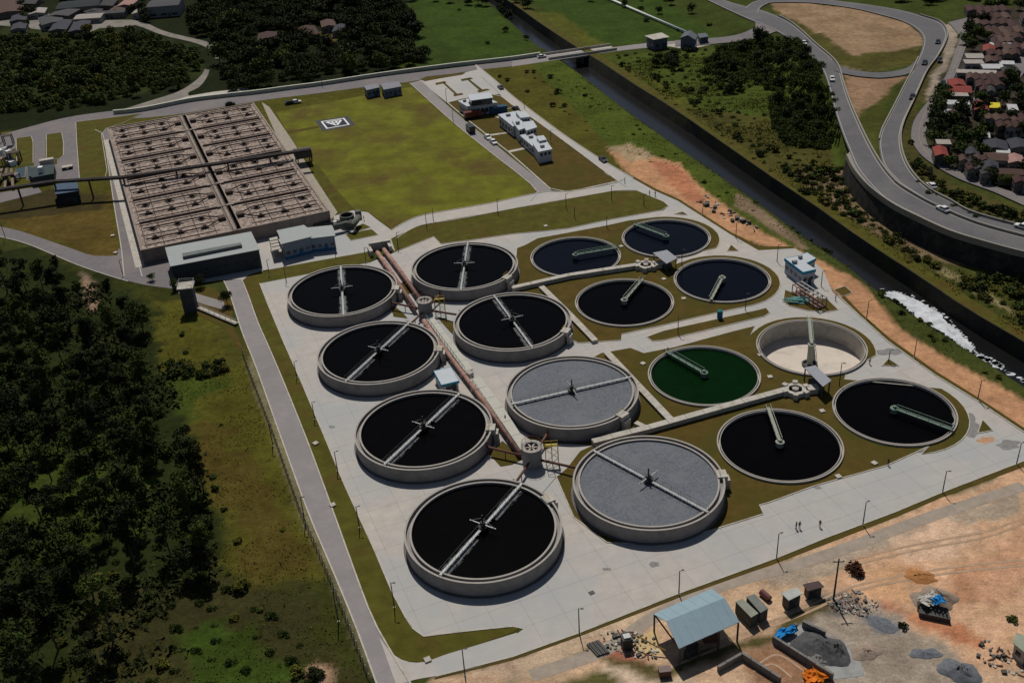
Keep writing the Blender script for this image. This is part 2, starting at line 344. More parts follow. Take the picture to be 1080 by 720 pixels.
me = bpy.data.meshes.new('ground'); me.vertices.add(nx * ny); me.vertices.foreach_set('co', np.stack([fx, fy, GZ.ravel()], 1).ravel().astype(np.float32))
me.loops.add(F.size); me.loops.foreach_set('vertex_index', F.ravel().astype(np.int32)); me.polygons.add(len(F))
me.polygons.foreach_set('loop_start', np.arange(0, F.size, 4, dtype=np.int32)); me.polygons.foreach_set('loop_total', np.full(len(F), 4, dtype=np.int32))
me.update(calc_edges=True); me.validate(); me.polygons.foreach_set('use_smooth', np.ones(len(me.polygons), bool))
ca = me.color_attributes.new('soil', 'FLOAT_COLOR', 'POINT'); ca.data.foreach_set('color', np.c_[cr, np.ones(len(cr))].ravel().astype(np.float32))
gm = bpy.data.materials.new('ground_cover'); gm.use_nodes = True; t = gm.node_tree; N = t.nodes; L = t.links; b = N['Principled BSDF']
b.inputs['Roughness'].default_value = .95; b.inputs['Specular IOR Level'].default_value = .04
at = N.new('ShaderNodeAttribute'); at.attribute_name = 'soil'; g = N.new('ShaderNodeNewGeometry')
prev = at.outputs['Color']
for sc_, lo_, hi_ in ((.07, .72, 1.3), (.45, .74, 1.26), (2.6, .76, 1.24)):
    n1 = N.new('ShaderNodeTexNoise'); n1.inputs['Scale'].default_value = sc_; n1.inputs['Detail'].default_value = 5; n1.inputs['Roughness'].default_value = .65; L.new(g.outputs['Position'], n1.inputs['Vector'])
    mr = N.new('ShaderNodeMapRange'); mr.inputs[1].default_value = .3; mr.inputs[2].default_value = .7; mr.inputs[3].default_value = lo_; mr.inputs[4].default_value = hi_; L.new(n1.outputs[0], mr.inputs[0])
    mx = N.new('ShaderNodeVectorMath'); mx.operation = 'SCALE'; L.new(prev, mx.inputs[0]); L.new(mr.outputs[0], mx.inputs['Scale']); prev = mx.outputs[0]
L.new(prev, b.inputs['Base Color'])
bp = N.new('ShaderNodeBump'); bp.inputs['Strength'].default_value = .7; bp.inputs['Distance'].default_value = .35; n3 = N.new('ShaderNodeTexNoise'); n3.inputs['Scale'].default_value = 1.1; n3.inputs['Detail'].default_value = 6
L.new(g.outputs['Position'], n3.inputs['Vector']); L.new(n3.outputs[0], bp.inputs['Height']); L.new(bp.outputs[0], b.inputs['Normal'])
me.materials.append(gm); tag(link('ground', me), kind='structure')

# ------------------------------------------------------------------ sheets, kerbs, strips
def sheet(name, P, z, m, holes=(), kind='structure', thick=0.0, parent=None, **kw):
    P = [tuple(p[:2]) for p in P]; vs = [Vector(p) for p in P]; ed = [(i, (i + 1) % len(P)) for i in range(len(P))]
    for (hx, hy, hr) in holes:
        n0 = len(vs); vs += [Vector((hx + hr * math.cos(k * math.pi / 36), hy + hr * math.sin(k * math.pi / 36))) for k in range(72)]; ed += [(n0 + k, n0 + (k + 1) % 72) for k in range(72)]
    ov, oe, of, *_ = delaunay_2d_cdt(vs, ed, [], 0, 1e-4)
    B = MB(); fs = []
    for f in of:
        c = sum((ov[i] for i in f), Vector((0, 0))) / len(f)
        if not inpoly(np.array([c.x]), np.array([c.y]), P)[0]: continue
        if any((c.x - hx) ** 2 + (c.y - hy) ** 2 < hr * hr for hx, hy, hr in holes): continue
        a = ov[f[0]]; q = ov[f[1]]; w = ov[f[2]]
        fs.append(tuple(f) if (q - a).cross(w - a) > 0 else tuple(reversed(f)))
    B.add([(v.x, v.y, z) for v in ov], fs)
    if thick:
        n = len(P); o = len(B.v); ccw = sum(P[i][0] * P[(i + 1) % n][1] - P[(i + 1) % n][0] * P[i][1] for i in range(n)) > 0
        B.add([(p[0], p[1], z) for p in P] + [(p[0], p[1], z - thick) for p in P], [((n + i), n + (i + 1) % n, (i + 1) % n, i) if ccw else (i, (i + 1) % n, n + (i + 1) % n, n + i) for i in range(n)])
    return B.build(name, m, parent, kind=kind, **kw)
def strip(name, A, Bp, m, kind='structure', n=None, **kw):
    """a carriageway between its two edges"""
    n = n or max(8, 3 * max(len(A), len(Bp))); a = resample(smooth_line(A), n); b = resample(smooth_line(Bp), n)
    B = MB(); B.add([tuple(p) for p in a] + [tuple(p) for p in b], [(i, i + 1, n + i + 1, n + i) for i in range(n - 1)])
    o = B.build(name, m, kind=kind, **kw)
    if o.data.polygons[0].normal.z < 0: o.data.flip_normals()
    return o, a, b
def rail(B, pts, w, h, dz=0.0):
    pts = [Vector((p[0], p[1], (p[2] if len(p) > 2 else 0) + dz)) for p in pts]; n = len(pts); vs = []
    for i, p in enumerate(pts):
        d = (pts[min(i + 1, n - 1)] - pts[max(i - 1, 0)]); d.z = 0; d.normalize(); q = Vector((-d.y, d.x, 0)) * (w / 2)
        vs += [p - q, p + q, p + q + Vector((0, 0, h)), p - q + Vector((0, 0, h))]
    fs = [tuple(4 * i + k for k in (0, 1, 2, 3))[::-1] for i in (0,)] + [(4 * (n - 1), 4 * (n - 1) + 1, 4 * (n - 1) + 2, 4 * (n - 1) + 3)]
    for i in range(n - 1):
        for k in range(4):
            a, b = 4 * i + k, 4 * i + (k + 1) % 4; fs.append((a, b, b + 4, a + 4))
    return B.add(vs, fs)
def kerb(P, name='kerb', w=.3, h=.12, m=None, closed=False, z=.02):
    P = [tuple(p[:2]) + ((p[2] if len(p) > 2 else 0),) for p in P]
    if closed: P = P + [P[0]]
    B = MB(); rail(B, P, w, h, z); return B.build(name, m or pale, kind='structure')

# tank positions (metres)
TALL = [(-45.36,255.62),(-32.82,221.76),(-20.43,188.12),(-7.74,154.14),(-11.97,265.67),(.43,232.73),(12.84,198.95),(25.33,165.11)]
LOW = [(19.82,272.67),(47.32,281.26),(30.35,243.95),(58.11,252.91),(44.36,206.45),(72.14,215.77),(54.97,177.93),(82.42,187.40)]
HOLES = [(x, y, 12.75) for x, y in LOW]
sheet('tank_yard', YW, .03, concrete, HOLES)
def lawnP(P, m, z=.12, name='lawn', holes=(), k=True, rad=0, kw_=.22):
    Q = [G0(*p) for p in P]
    if rad: Q = round_poly(Q, rad)
    sheet(name, Q, z, m, holes, thick=z)
    if k: kerb(Q, closed=True, w=kw_, h=.16, z=.0)
HOLB = HOLES
ringA = []
def arc(cx, cy, r, a0, a1, n=14): return [(cx + r * math.cos(math.radians(a0 + (a1 - a0) * i / n)), cy + r * math.sin(math.radians(a0 + (a1 - a0) * i / n))) for i in range(n + 1)]
# lawn round the four rear settlers: follows the rings of the two right-hand tanks
A = [G0(*p) for p in [(545,262),(553,259),(567,251.5),(600,245.5),(640,238),(662,233)]]
A += arc(*LOW[1], 15.6, 100, -32, 16)[0:] + [G0(*p) for p in [(716,271),(712,279)]] + arc(*LOW[3], 15.2, 95, 25, 8)[:0] + [G0(*p) for p in [(728,272)]][:0]
A += arc(*LOW[3], 15.4, 112, -72, 20) + [G0(*p) for p in [(760,329),(700,343),(656,352.5),(655,359),(610,362),(584,350),(560,320),(541,306)]]
sheet('lawn', A, .12, lawn_b, HOLES, thick=.12); kerb(A, closed=True, w=.22, h=.15, z=0)
Bp = [G0(*p) for p in [(588,506),(572,470),(575,440),(610,385),(634,372.5),(665,367),(679,372.5),(712,366),(775,349),(796,344)]]
Bp += arc(*LOW[5], 15.0, 150, -20, 20) + [G0(*p) for p in [(893,392),(890,400)]] + arc(*LOW[7], 15.4, 30, -88, 12)
Bp += [G0(*p) for p in [(980,470.5),(935,491),(860,512),(812,529.5),(801,532.5),(805,542),(757,557),(700,575),(640,572),(605,545)]]
sheet('lawn', Bp, .12, lawn_b, HOLES, thick=.12); kerb(Bp, closed=True, w=.22, h=.15, z=0)
lawnP([(682,355.5),(700,349),(800,327),(808,325),(812,330),(806,334),(700,359),(688,360)], lawn_b)
lawnP([(412,252),(445,237),(540,220.5),(600,210),(648,201.5),(672,201.5),(700,213),(705,217.5),(698,222),(670,227),(640,232.5),(600,241),(575,244),(540,247),(500,253),(465,257.5),(457.5,249.5),(417,266)], verge)
lawnP([(1031,457),(1036,443),(1047,454)], lawn_b); lawnP([(930,386),(937,378.5),(948,386)], lawn_b)
lawnP([(767,265),(771,258.5),(779,265)], lawn_b); lawnP([(711,226),(720,223.5),(725,227)], lawn_b)
lawnP([(826,317),(828,306),(850,314),(872,315),(884,327),(872,329),(852,328),(832,323)], lawn_b)
lawnP([(879,306),(891,302),(899,309),(888,313)], lawn_b)
# grass band along the left road and round the top of the yard
sheet('verge', [G0(*p) for p in [(255,297),(262,290),(275,286),(330,276),(386,266),(391,269),(390,276.5),(340,286),(274,299),(283,322),(298,358),(318,403),(340,455),(362,508),(377,541),(395,580),(414,625),(428,651),(436,663),(447,671),(470,668),(505,664),(540,660.5),(548,662),(540,667),(500,681),(470,690),(447,698),(428,697),(413,688),(404,672),(388,640),(352,541),(326,470),(300,405),(283,365),(268,325)]], .05, verge)
kerb([G0(*p) for p in [(274,299),(283,322),(298,358),(318,403),(340,455),(362,508),(377,541),(395,580),(414,625),(428,651),(436,663),(447,671),(470,668),(505,664),(540,660.5)]], w=.3, h=.14)
sheet('verge', [G0(*p) for p in [(458,716),(540,696),(610,671),(715.5,630),(820,593),(945,545),(994,524),(1080,492),(1090,488),(1090,483),(1080,486.4),(994,519.3),(945,539.8),(870,567.8),(820,588.3),(715,626.3),(610,667.8),(540,692.8),(460,713)]], .06, lawn_b)
kerb([G0(*p) for p in [(460,713),(540,692.5),(610,667.5),(715,626),(820,588),(870,567.5),(945,539.5),(994,519),(1080,486)]], w=.3, h=.14)
kerb([G0(*p) for p in [(1080,456),(1030,422.5),(985,395),(936,360),(905,332),(884,312)]], w=.3, h=.16)
sheet('verge', [G0(*p) for p in [(1092,460),(1080,456),(1030,422.5),(985,395),(936,360),(905,332),(887,314),(890,311),(908,330),(939,357),(988,392),(1033,420),(1083,453)]], .05, lawn_b)
sheet('verge', [G0(*p) for p in [(838,262),(800,264),(770,247),(715,212),(690,201),(665,187),(640,177),(641,175),(666,185),(691,199),(716,210),(771,245),(801,260),(836,260)]], .05, lawn_b)

# roads of the plant
def road(A, B, m, name='road', z=.05, kA=False, kB=False):
    o, a, b = strip(name, [(*G0(*p), z) for p in A], [(*G0(*p), z) for p in B], m)
    if kA: kerb([tuple(p) for p in a], z=-.02, h=.16)
    if kB: kerb([tuple(p) for p in b], z=-.02, h=.16)
road([(236,296),(243,312),(256,352),(270,387),(297,463),(325,540),(352,604),(375,660),(397,720),(412,760)],
     [(255,295),(262,312),(272,340),(283,365),(300,405),(326,470),(352,541),(388,640),(404,672),(420,700),(452,750)], concrete2, kA=True, kB=True)
road([(400,672),(413,688),(428,697),(447,698),(470,690),(500,681),(545,667)], [(418,722),(440,716),(458,713),(470,711),(500,704),(540,692.5),(560,686)], concrete, 'road', z=.07)
road([(-30,233),(0,239),(25,245),(75,262),(100,270),(128,269)], [(-30,243),(0,250),(30,258),(80,279),(115,291),(135,297)], asphalt2, z=.05, kB=True)
road([(100,137),(108,140),(115,180),(121,220),(128,262),(131,292)], [(119,134),(124,150),(130,190),(137,235),(144,268),(150,292)], asphalt2, z=.06, kA=True, kB=True)
road([(128,268),(145,277),(178,272),(184,300),(205,300),(237,292),(262,290),(280,285),(330,276),(386,266)][:0] or [(125,262),(150,277),(178,272)], [(120,292),(150,300),(186,305)], asphalt2, z=.07)
sheet('service_apron', [G0(*p) for p in [(178,296),(200,300),(237,295),(257,295),(262,290),(275,286),(330,276),(386,266),(410,257),(417,266),(458,249.5),(445,237),(440,232),(413,243),(398,232),(388,224),(372,222),(352,228),(352,238),(285,250),(265,244),(175,262),(150,278),(178,275)]], .055, concrete)
sheet('dark_lawn', [G0(*p) for p in [(222,303),(245,318),(246,345),(262,380),(235,345),(205,330),(195,303)]], .04, lawn_b)
road([(190,304),(215,312),(236,318)], [(188,309),(212,320),(238,327)], concrete2, z=.08)
lawnP([(364,247),(392,242),(399,248),(370,254)], verge); lawnP([(374,240),(383,236),(391,240),(376,245)], verge)
# helipad lawn and its roads
sheet('helipad_lawn', [G0(*p) for p in [(291,118.5),(330,111),(400,98),(434,92),(440,96),(480,131),(520,163),(552,188),(566,202),(556,206),(520,214),(470,222),(440,228),(422,238),(413,241),(398,230),(386,222),(372,221),(352,205),(328,174),(307,146)]], .03, lawn_m)
sheet('green_strip', [G0(*p) for p in [(328,174),(335,173),(352,197),(374,221),(366,226),(354,222),(345,205)]], .035, verge)
road([(432,88),(441,96),(480,131),(520,163),(552,188),(567,203),(560,212)], [(444,85),(470,109.5),(495,131),(523,153),(545,171),(578,197),(586,207)], concrete2, z=.06, kA=True)
road([(413,243),(430,233),(447,227),(480,221),(520,214),(556,206),(580,202),(600,202),(650,193),(660,186)], [(418,252),(432,243),(447,237),(480,232),(540,220.5),(580,213),(605,209),(648,201.5),(672,201)], concrete, z=.07, kA=True, kB=True)
road([(500,67),(520,83),(540,101),(570,124),(600,146),(640,172),(668,188)], [(508,81),(520,92),(536,108),(560,124),(600,153),(640,183),(660,197)], concrete, z=.065, kA=True, kB=True)
sheet('car_park', [G0(*p) for p in [(442,85),(480,79),(506,73),(514,82),(530,99),(500,103),(472,109)]], .045, concrete)
for P in ([(459,88),(469,86),(471,87.5),(460,90)], [(486,84),(496,82),(499,83.5),(487,86)], [(478,100),(487,98.5),(489,100),(479,102)], [(503,96),(513,94),(517,95),(505,98)], [(467,88),(469,87.5),(482,99),(480,100)], [(493,84.5),(495,84),(509,95),(506,96)], [(443,84),(450,81),(480,78),(491,77),(488,79),(470,82),(448,86)]):
    lawnP(P, lawn_b, k=False)
lawnP([(472,108.5),(490,104),(519,100),(529,102),(543,113),(530,117),(489,123)], lawn_b, kw_=.5)
sheet('lab_lawn', [G0(*p) for p in [(495,128),(520,124.5),(545,117),(560,124),(600,153.5),(640,184),(652,191),(600,203),(580,199),(537,161)]], .05, lawn_b)
for P in ([(512,142.5),(546,138),(547,139),(514,144)], [(536,159),(556,155),(562,160),(575,170),(572,171),(556,157),(538,161)], [(522,124),(546,117),(540,124),(548,134),(545,136),(534,126)]):
    sheet('path', [G0(*p) for p in P], .06, pale)
kerb([G0(*p) for p in [(495,128),(537,161),(580,199),(600,203),(652,191)]], w=.5)
# north road, its bridge and the white wall
NA = [(-30,150),(0,142.5),(20,137),(70,124),(120,117),(150,114.5),(200,108),(270,99),(340,90),(400,81.5),(470,73),(540,64)]
NB = [(-30,168),(0,160),(14,154),(76,137),(120,127),(158,124),(200,119),(270,107),(340,98),(400,90),(435,86),(490,76),(540,70)]
road(NA, NB, asphalt2, z=.04)
road([(540,64.5),(590,57.5),(640,51),(684,45.5),(720,43)], [(540,70.5),(600,61.5),(640,55.5),(684,50.5),(720,49)], concrete2, z=.045, kA=False)
road([(-20,147),(0,143),(40,134),(64,130)], [(-20,170),(0,163),(35,150),(58,146)], asphalt2, z=.038)
road([(58,131),(60,147),(60,176),(57,190)], [(79,131),(81,150),(83,180),(84,190)], asphalt2, z=.048)
road([(36,140),(36,155),(36,176)], [(48,137),(48,155),(48,176)], asphalt2, z=.044)
road([(28,176),(50,174),(84,172)], [(28,190),(55,190),(86,188)], asphalt2, z=.052)
lawnP([(49,142),(65,140),(67,150),(67,164),(62,168),(49,168)], verge)
lawnP([(17,146),(33,144),(35,150),(35,172),(18,176)], verge)
lawnP([(80,129),(120,124),(150,120),(130,130),(112,136),(107,142),(113,180),(110,190),(84,190),(81,150)], verge)
sheet('path', [G0(*p) for p in [(-20,117),(30,112),(60,108)]+[(60,110),(0,120)]][:0] or [G0(*p) for p in [(130,121),(160,113),(190,103),(225,97),(262,93),(262,97),(225,100),(190,107),(162,116),(140,121)]], .03, pale)
# terrace yard at the far left
sheet('yard_slab', [G0(*p) for p in [(-10,205),(40,197),(44,203),(0,214)]], .05, asphalt2)

# ------------------------------------------------------------------ water of the canal, its walls, the foam
ys = np.linspace(120, 640, 60)
B = MB(); n = len(ys); XL = xl(ys) - 4; XR = xr(ys) + .5
B.add([(a, y, WATER) for a, y in zip(XL, ys)] + [(a, y, WATER) for a, y in zip(XR, ys)], [(i, n + i, n + i + 1, i + 1) for i in range(n - 1)])
B.build('canal_water', canalw, kind='structure')
wr = lambda y: np.minimum(xr(y) - .55 * np.clip(xr(y) - _ext(*_WR, y), 1.4, 30), xr(y) - .8)
wallm = mat('canal_wall_stone', (.022,.019,.017), var=.4, scale=.5, stain=(.040,.042,.012), stain_scale=.12, bump=.1)
B = MB(); B.add([(a, y, WATER - .6) for a, y in zip(wr(ys), ys)] + [(a - .15, y, .12) for a, y in zip(xr(ys), ys)] + [(a + .6, y, .12) for a, y in zip(xr(ys), ys)] + [(a + .6, y, -.5) for a, y in zip(xr(ys), ys)],
   [(k * n + i, (k + 1) * n + i, (k + 1) * n + i + 1, k * n + i + 1) for k in range(3) for i in range(n - 1)])
B2 = MB(); B2.add([(a + .55, y, .10) for a, y in zip(xr(ys), ys)] + [(a + 4.2, y, .14) for a, y in zip(xr(ys), ys)] + [(a + 5.4, y, -.3) for a, y in zip(xr(ys), ys)], [(k * n + i, (k + 1) * n + i, (k + 1) * n + i + 1, k * n + i + 1) for k in range(2) for i in range(n - 1)])
B2.add([(a + .5, y, .2) for a, y in zip(xr(ys), ys)] + [(a + .12, y, .12) for a, y in zip(xr(ys), ys)] + [(a + (w_ - a) * .38 + .05, y, -1.72) for a, w_, y in zip(xr(ys), wr(ys), ys)] + [(a + (w_ - a) * .38 + .6, y, -2.1) for a, w_, y in zip(xr(ys), wr(ys), ys)], [(k * n + i, (k + 1) * n + i, (k + 1) * n + i + 1, k * n + i + 1) for k in range(3) for i in range(n - 1)])
B2.build('canal_bank', verge, kind='structure')
B.build('canal_wall', wallm, label='dark sloping retaining wall along the far bank of the canal', cat='retaining wall')
foam_m = mat('white_foam', (.54,.56,.59), var=.25, scale=.6, bump=.25, bscale=.8, stain=(.32,.34,.36), stain_scale=.35)
fo = [(925,307.5),(945,309),(963,315),(980,325),(993,333),(1001,343),(1010,349),(1016,356),(1024,363),(1028,368),(1024,372),(1012,366),(1006,360),(990,349),(970,338),(955,326),(938,315)]
FP = [level(*p, WATER) for p in fo]; FPn = []
for i in range(len(FP)):
    a, b = FP[i], FP[(i + 1) % len(FP)]
    for k in range(9):
        t = k / 9; q9 = .25 + .75 * abs(math.sin(i * 2.1 + k * .8)); FPn.append((a[0] + (b[0] - a[0]) * t + random.uniform(-.4, .4) * q9, a[1] + (b[1] - a[1]) * t + random.uniform(-.45, .45) * q9))
c0 = cen(FPn); B = MB(); rings = [1, .93, .8, .6]; hz = [.02, .35, .55, .7]; nn = len(FPn)
for q, hh in zip(rings, hz):
    B.add([(p[0] * q + c0[0] * (1 - q) if q == 1 else p[0] + (0), p[1], WATER + hh) for p in FPn] if q == 1 else [], [])
o = sheet('river_foam', FPn, WATER + .3, foam_m, kind='stuff', thick=.35)
fb = MB()
for _ in range(110):
    f = random.random() ** 1.3
    if _ < 60: px, py = random.uniform(925, 1030), 0; py = np.interp(px, [925, 963, 993, 1010, 1030], [307, 315, 333, 349, 370]) - random.uniform(0, 4)
    else: px = 1022 + f * 62; py = 371 + f * 35 - random.uniform(0, 5)
    x, y = level(px, py, WATER); r_ = random.uniform(.1, .45) * (1 if _ < 60 else 1.8)
    k = 9; fb.add([(x + r_ * random.uniform(.6, 1.3) * math.cos(a * 6.283 / k) * 1.6, y + r_ * random.uniform(.6, 1.3) * math.sin(a * 6.283 / k), WATER + .06) for a in range(k)], [tuple(range(k))])
tag(fb.build('loose_foam', foam_m, kind='stuff'), 'loose flecks of foam drifting round and below the thick foam', 'foam')
tag(o, 'thick white foam floating in the canal beside its near bank', 'foam')

# ------------------------------------------------------------------ tall round tanks
def railing(B, pts, h=1.05, r=.04, post=2.2, mid=True):
    pts = [Vector(p) for p in pts]
    for a, b in zip(pts, pts[1:]):
        d = b - a; k = max(1, int(d.length / post))
        for i in range(k + 1): q = a + d * (i / k); B.beam(q, q + Vector((0, 0, h)), r * 1.6, r * 1.6)
        B.beam(a + Vector((0, 0, h)), b + Vector((0, 0, h)), r * 1.8, r * 1.8)
        if mid: B.beam(a + Vector((0, 0, h * .5)), b + Vector((0, 0, h * .5)), r, r)
TH = 3.27
def tank_wall_mesh():
    B = MB(); B.lathe([(15.0, 0), (15.0, TH), (14.7, TH), (14.7, TH - .75), (13.95, TH - .75), (13.95, TH - .12), (13.65, TH - .12), (13.65, .2)], n=96)
    return B.mesh('tank_wall', tankc, smooth=False)
def rim_mesh():
    B = MB(); B.lathe([(15.06, TH - .05), (15.06, TH + .06), (14.68, TH + .06), (14.68, TH - .05)], n=96, close=True); B.lathe([(13.99, TH - .1), (13.99, TH - .02), (13.61, TH - .02), (13.61, TH - .1)], n=96, close=True)
    return B.mesh('rim', rimc)
def foot_mesh(): return MB().lathe([(15.0, .0), (15.45, .0), (15.45, .22), (15.0, .22)], n=96).mesh('footing', mat('dark_footing', (.12,.11,.11), var=.2))  # footing ring, darker than the tank wall above
def liq_mesh(m, z): return MB().disc(0, 0, z, 13.66, 96).mesh('liquid', m)
WALLME, RIMME, FOOTME = tank_wall_mesh(), rim_mesh(), foot_mesh()
LIQB, LIQG = liq_mesh(blackw, TH - .55), liq_mesh(crust, TH - .42)
def bridge_parts():
    """full diameter walkway: deck, railings, centre drive and cross arm, along local X"""
    D = MB(); D.box(0, 0, TH + .0, 29.2, .5, .16)
    for k in range(-6, 7): D.box(k * 2.2, 0, TH - .18, .12, .8, .18)
    R = MB(); railing(R, [(-14.4, .34, TH + .15), (14.4, .34, TH + .15)], r=.022, mid=False); railing(R, [(-14.4, -.34, TH + .15), (14.4, -.34, TH + .15)], r=.022, mid=False)
    Cn = MB(); Cn.lathe([(.45, .2), (.45, TH + .2), (.95, TH + .2), (.95, TH + .45), (.5, TH + .55), (.5, TH + 1.3), (.02, TH + 1.45)], n=16); Cn.beam((0, 0, TH + 1.2), (0, 0, TH + 3.0), .22, .22)
    X = MB(); X.beam((0, -2.9, TH + .75), (0, 2.9, TH + .75), .2, .14)
    for q in (-2.7, 2.7): X.beam((0, q, TH + .75), (0, q * .1, TH + 2.2), .06, .06)
    return D.mesh('deck', steel), R.mesh('railing', mat('weathered_railing', (.10,.105,.11))), Cn.mesh('drive_column', darks), X.mesh('cross_arm', steel)
BM = bridge_parts()
wake = bpy.data.materials.new('broken_surface_scum'); wake.use_nodes = True; t = wake.node_tree; N = t.nodes; L = t.links; b = N['Principled BSDF']
b.inputs['Base Color'].default_value = (.30,.31,.33,1); b.inputs['Roughness'].default_value = .6
tc = N.new('ShaderNodeTexCoord'); mp = N.new('ShaderNodeMapping'); mp.inputs['Scale'].default_value = (.5, 1.6, 1); n1 = N.new('ShaderNodeTexNoise'); n1.inputs['Scale'].default_value = 1.1; n1.inputs['Detail'].default_value = 9; n1.inputs['Roughness'].default_value = .8
L.new(tc.outputs['Object'], mp.inputs[0]); L.new(mp.outputs[0], n1.inputs['Vector'])
sx = N.new('ShaderNodeSeparateXYZ'); L.new(tc.outputs['Object'], sx.inputs[0]); ab = N.new('ShaderNodeMath'); ab.operation = 'ABSOLUTE'; L.new(sx.outputs['Y'], ab.inputs[0])
mr = N.new('ShaderNodeMapRange'); mr.inputs[1].default_value = .2; mr.inputs[2].default_value = 1.6; mr.inputs[3].default_value = .2; mr.inputs[4].default_value = -.15; L.new(ab.outputs[0], mr.inputs[0])
ad = N.new('ShaderNodeMath'); ad.operation = 'ADD'; L.new(n1.outputs[0], ad.inputs[0]); L.new(mr.outputs[0], ad.inputs[1])
m2 = N.new('ShaderNodeMapRange'); m2.inputs[1].default_value = .46; m2.inputs[2].default_value = .72; m2.inputs[4].default_value = .6; L.new(ad.outputs[0], m2.inputs[0]); L.new(m2.outputs[0], b.inputs['Alpha'])
def wake_mesh(seed):
    B = MB(); 
    for x0, x1 in ((-13.2, -3.5), (2.8, 13.2)):
        k = 10; vs = []; 
        for i in range(k + 1):
            x = x0 + (x1 - x0) * i / k; w = .7 + .8 * abs(x) / 13; vs += [(x, -w, TH - .5), (x, w, TH - .5)]
        B.add(vs, [(2 * i, 2 * i + 2, 2 * i + 3, 2 * i + 1) for i in range(k)])
    return B.mesh('scum_streak', wake)
WK = wake_mesh(1)
lab = ['tall round black tank farthest up the outer row, beside the grass band',
 'tall round black tank with the small white hut at its lower right',
 'tall round black tank between the white hut and the nearest black tank',
 'nearest tall round black tank, its bridge pointing at the lower chamber',
 'farthest tall round black tank, beside the start of the brown pipes opposite the lawn',
 'tall round black tank directly behind the grey crusted one in the inner row',
 'smaller looking grey crusted round tank, behind the nearest grey one',
 'nearest grey crusted round tank, right of the lower distribution chamber']
BR = [((360,281),(363,331)),((430,342),(367,400)),((479,419),(407,487)),((548,513),(467,604)),((492,257),(485,303)),((521,312),(560,365)),((659,399),(545,425)),((629.5,475.5),(744,537))]
LA = [(415,304),(463,368),(517,451),(592,520),(540,294),(597,349),(664,441),(762,500)]
for i, (cx, cy) in enumerate(TALL):
    r = thing('sludge_tank', (cx, cy, .03), lab[i], 'tank', 'tall round sludge tanks')
    for nm, me_ in (('tank_wall', WALLME), ('rim', RIMME), ('footing', FOOTME), ('liquid', LIQG if i > 5 else LIQB)): link(nm, me_, r)
    a = level(*BR[i][0], TH); b_ = level(*BR[i][1], TH); ang = math.atan2(b_[1] - a[1], b_[0] - a[0])
    br = link('bridge', BM[0], r); br.rotation_euler[2] = ang
    for nm, me_ in zip(('railing', 'drive_column', 'cross_arm'), BM[1:]): link(nm, me_, br)
    if i < 6: w_ = link('scum_streak', WK, r); w_.rotation_euler[2] = ang
    # outlet box on the rim
    q = level(*LA[i], TH); an = math.atan2(q[1] - cy, q[0] - cx); Bx = MB()
    x0, y0 = 14.7 * math.cos(an), 14.7 * math.sin(an)
    Bx.box(x0, y0, TH - .9, 2.0, 2.4, 1.15, an); Bx.box(x0 * 1.08, y0 * 1.08, 0, .9, 2.0, TH - .9, an)
    link('outlet_box', Bx.mesh('outlet_box', pale), r)
    S = MB(); railing(S, [(x0 * .97 + 1.1 * math.sin(an) * s_, y0 * .97 - 1.1 * math.cos(an) * s_, TH + .25) for s_ in (-1, 1)], r=.03); link('outlet_railing', S.mesh('outlet_railing', yellow), r)

# ------------------------------------------------------------------ low settlers let into the lawn
LZ = .4
def low_wall():
    B = MB(); B.lathe([(13.0, 0), (13.0, LZ), (12.76, LZ), (12.76, LZ - .7), (12.45, LZ - .7), (12.45, LZ - .1), (12.3, LZ - .1), (12.3, -4.6)], n=96); return B.mesh('tank_wall', pale)
LW = low_wall(); LR = MB().lathe([(13.05, LZ - .04), (13.05, LZ + .05), (12.74, LZ + .05), (12.74, LZ - .04)], n=96, close=True).mesh('rim', rimc)
LI = MB().lathe([(12.46, LZ - .1), (12.46, LZ - .03), (12.28, LZ - .03), (12.28, LZ - .1)], n=96, close=True).mesh('weir', rimc)
def half_bridge(m, length=12.9):
    D = MB(); D.box(length / 2, 0, LZ + .35, length, .8, .18)
    R = MB()
    for s_ in (-.5, .5):
        railing(R, [(.3, s_, LZ + .4), (length, s_, LZ + .4)], h=.9, r=.06, post=2.1, mid=False)
    Cn = MB(); Cn.lathe([(.75, -4.2), (.75, LZ + .3), (.95, LZ + .3), (.95, LZ + .6), (.4, LZ + .7), (.4, LZ + 1.1), (.02, LZ + 1.2)], n=20)
    return D.mesh('deck', m), R.mesh('railing', m), Cn.mesh('centre_column', m)
paleg = mat('pale_green_paint', (.27,.29,.24), var=.2, scale=1.2)
HB = {0: half_bridge(greenb), 1: half_bridge(paleg)}
LB = [((608,268),(651,261.5)),((705,249),(668,236.5)),((657,317.5),(679,293)),((761,289),(750,316)),((745,397),(701,370)),((852,372),(853.5,338)),((822,470),(809,428)),((936,429),(1003,453))]
LL = ['round blue-black settling tank nearest the tall tanks, its green half bridge pointing right',
 'farthest round settling tank, green half bridge reaching its upper left rim',
 'round settling tank with pale half bridge, behind the narrow grass island',
 'round blue-black settling tank in front of the blue-edged control building',
 'round settling tank filled with bright green algae water',
 'empty round settling tank with a cream floor and bare concrete walls',
 'round black settling tank with pale half bridge, right of the nearest grey tank',
 'round black settling tank at the right corner of the yard']
flo = mat('cream_tank_floor', (.58,.51,.44), var=.05, scale=.3, stain=(.40,.36,.31), stain_scale=.15)
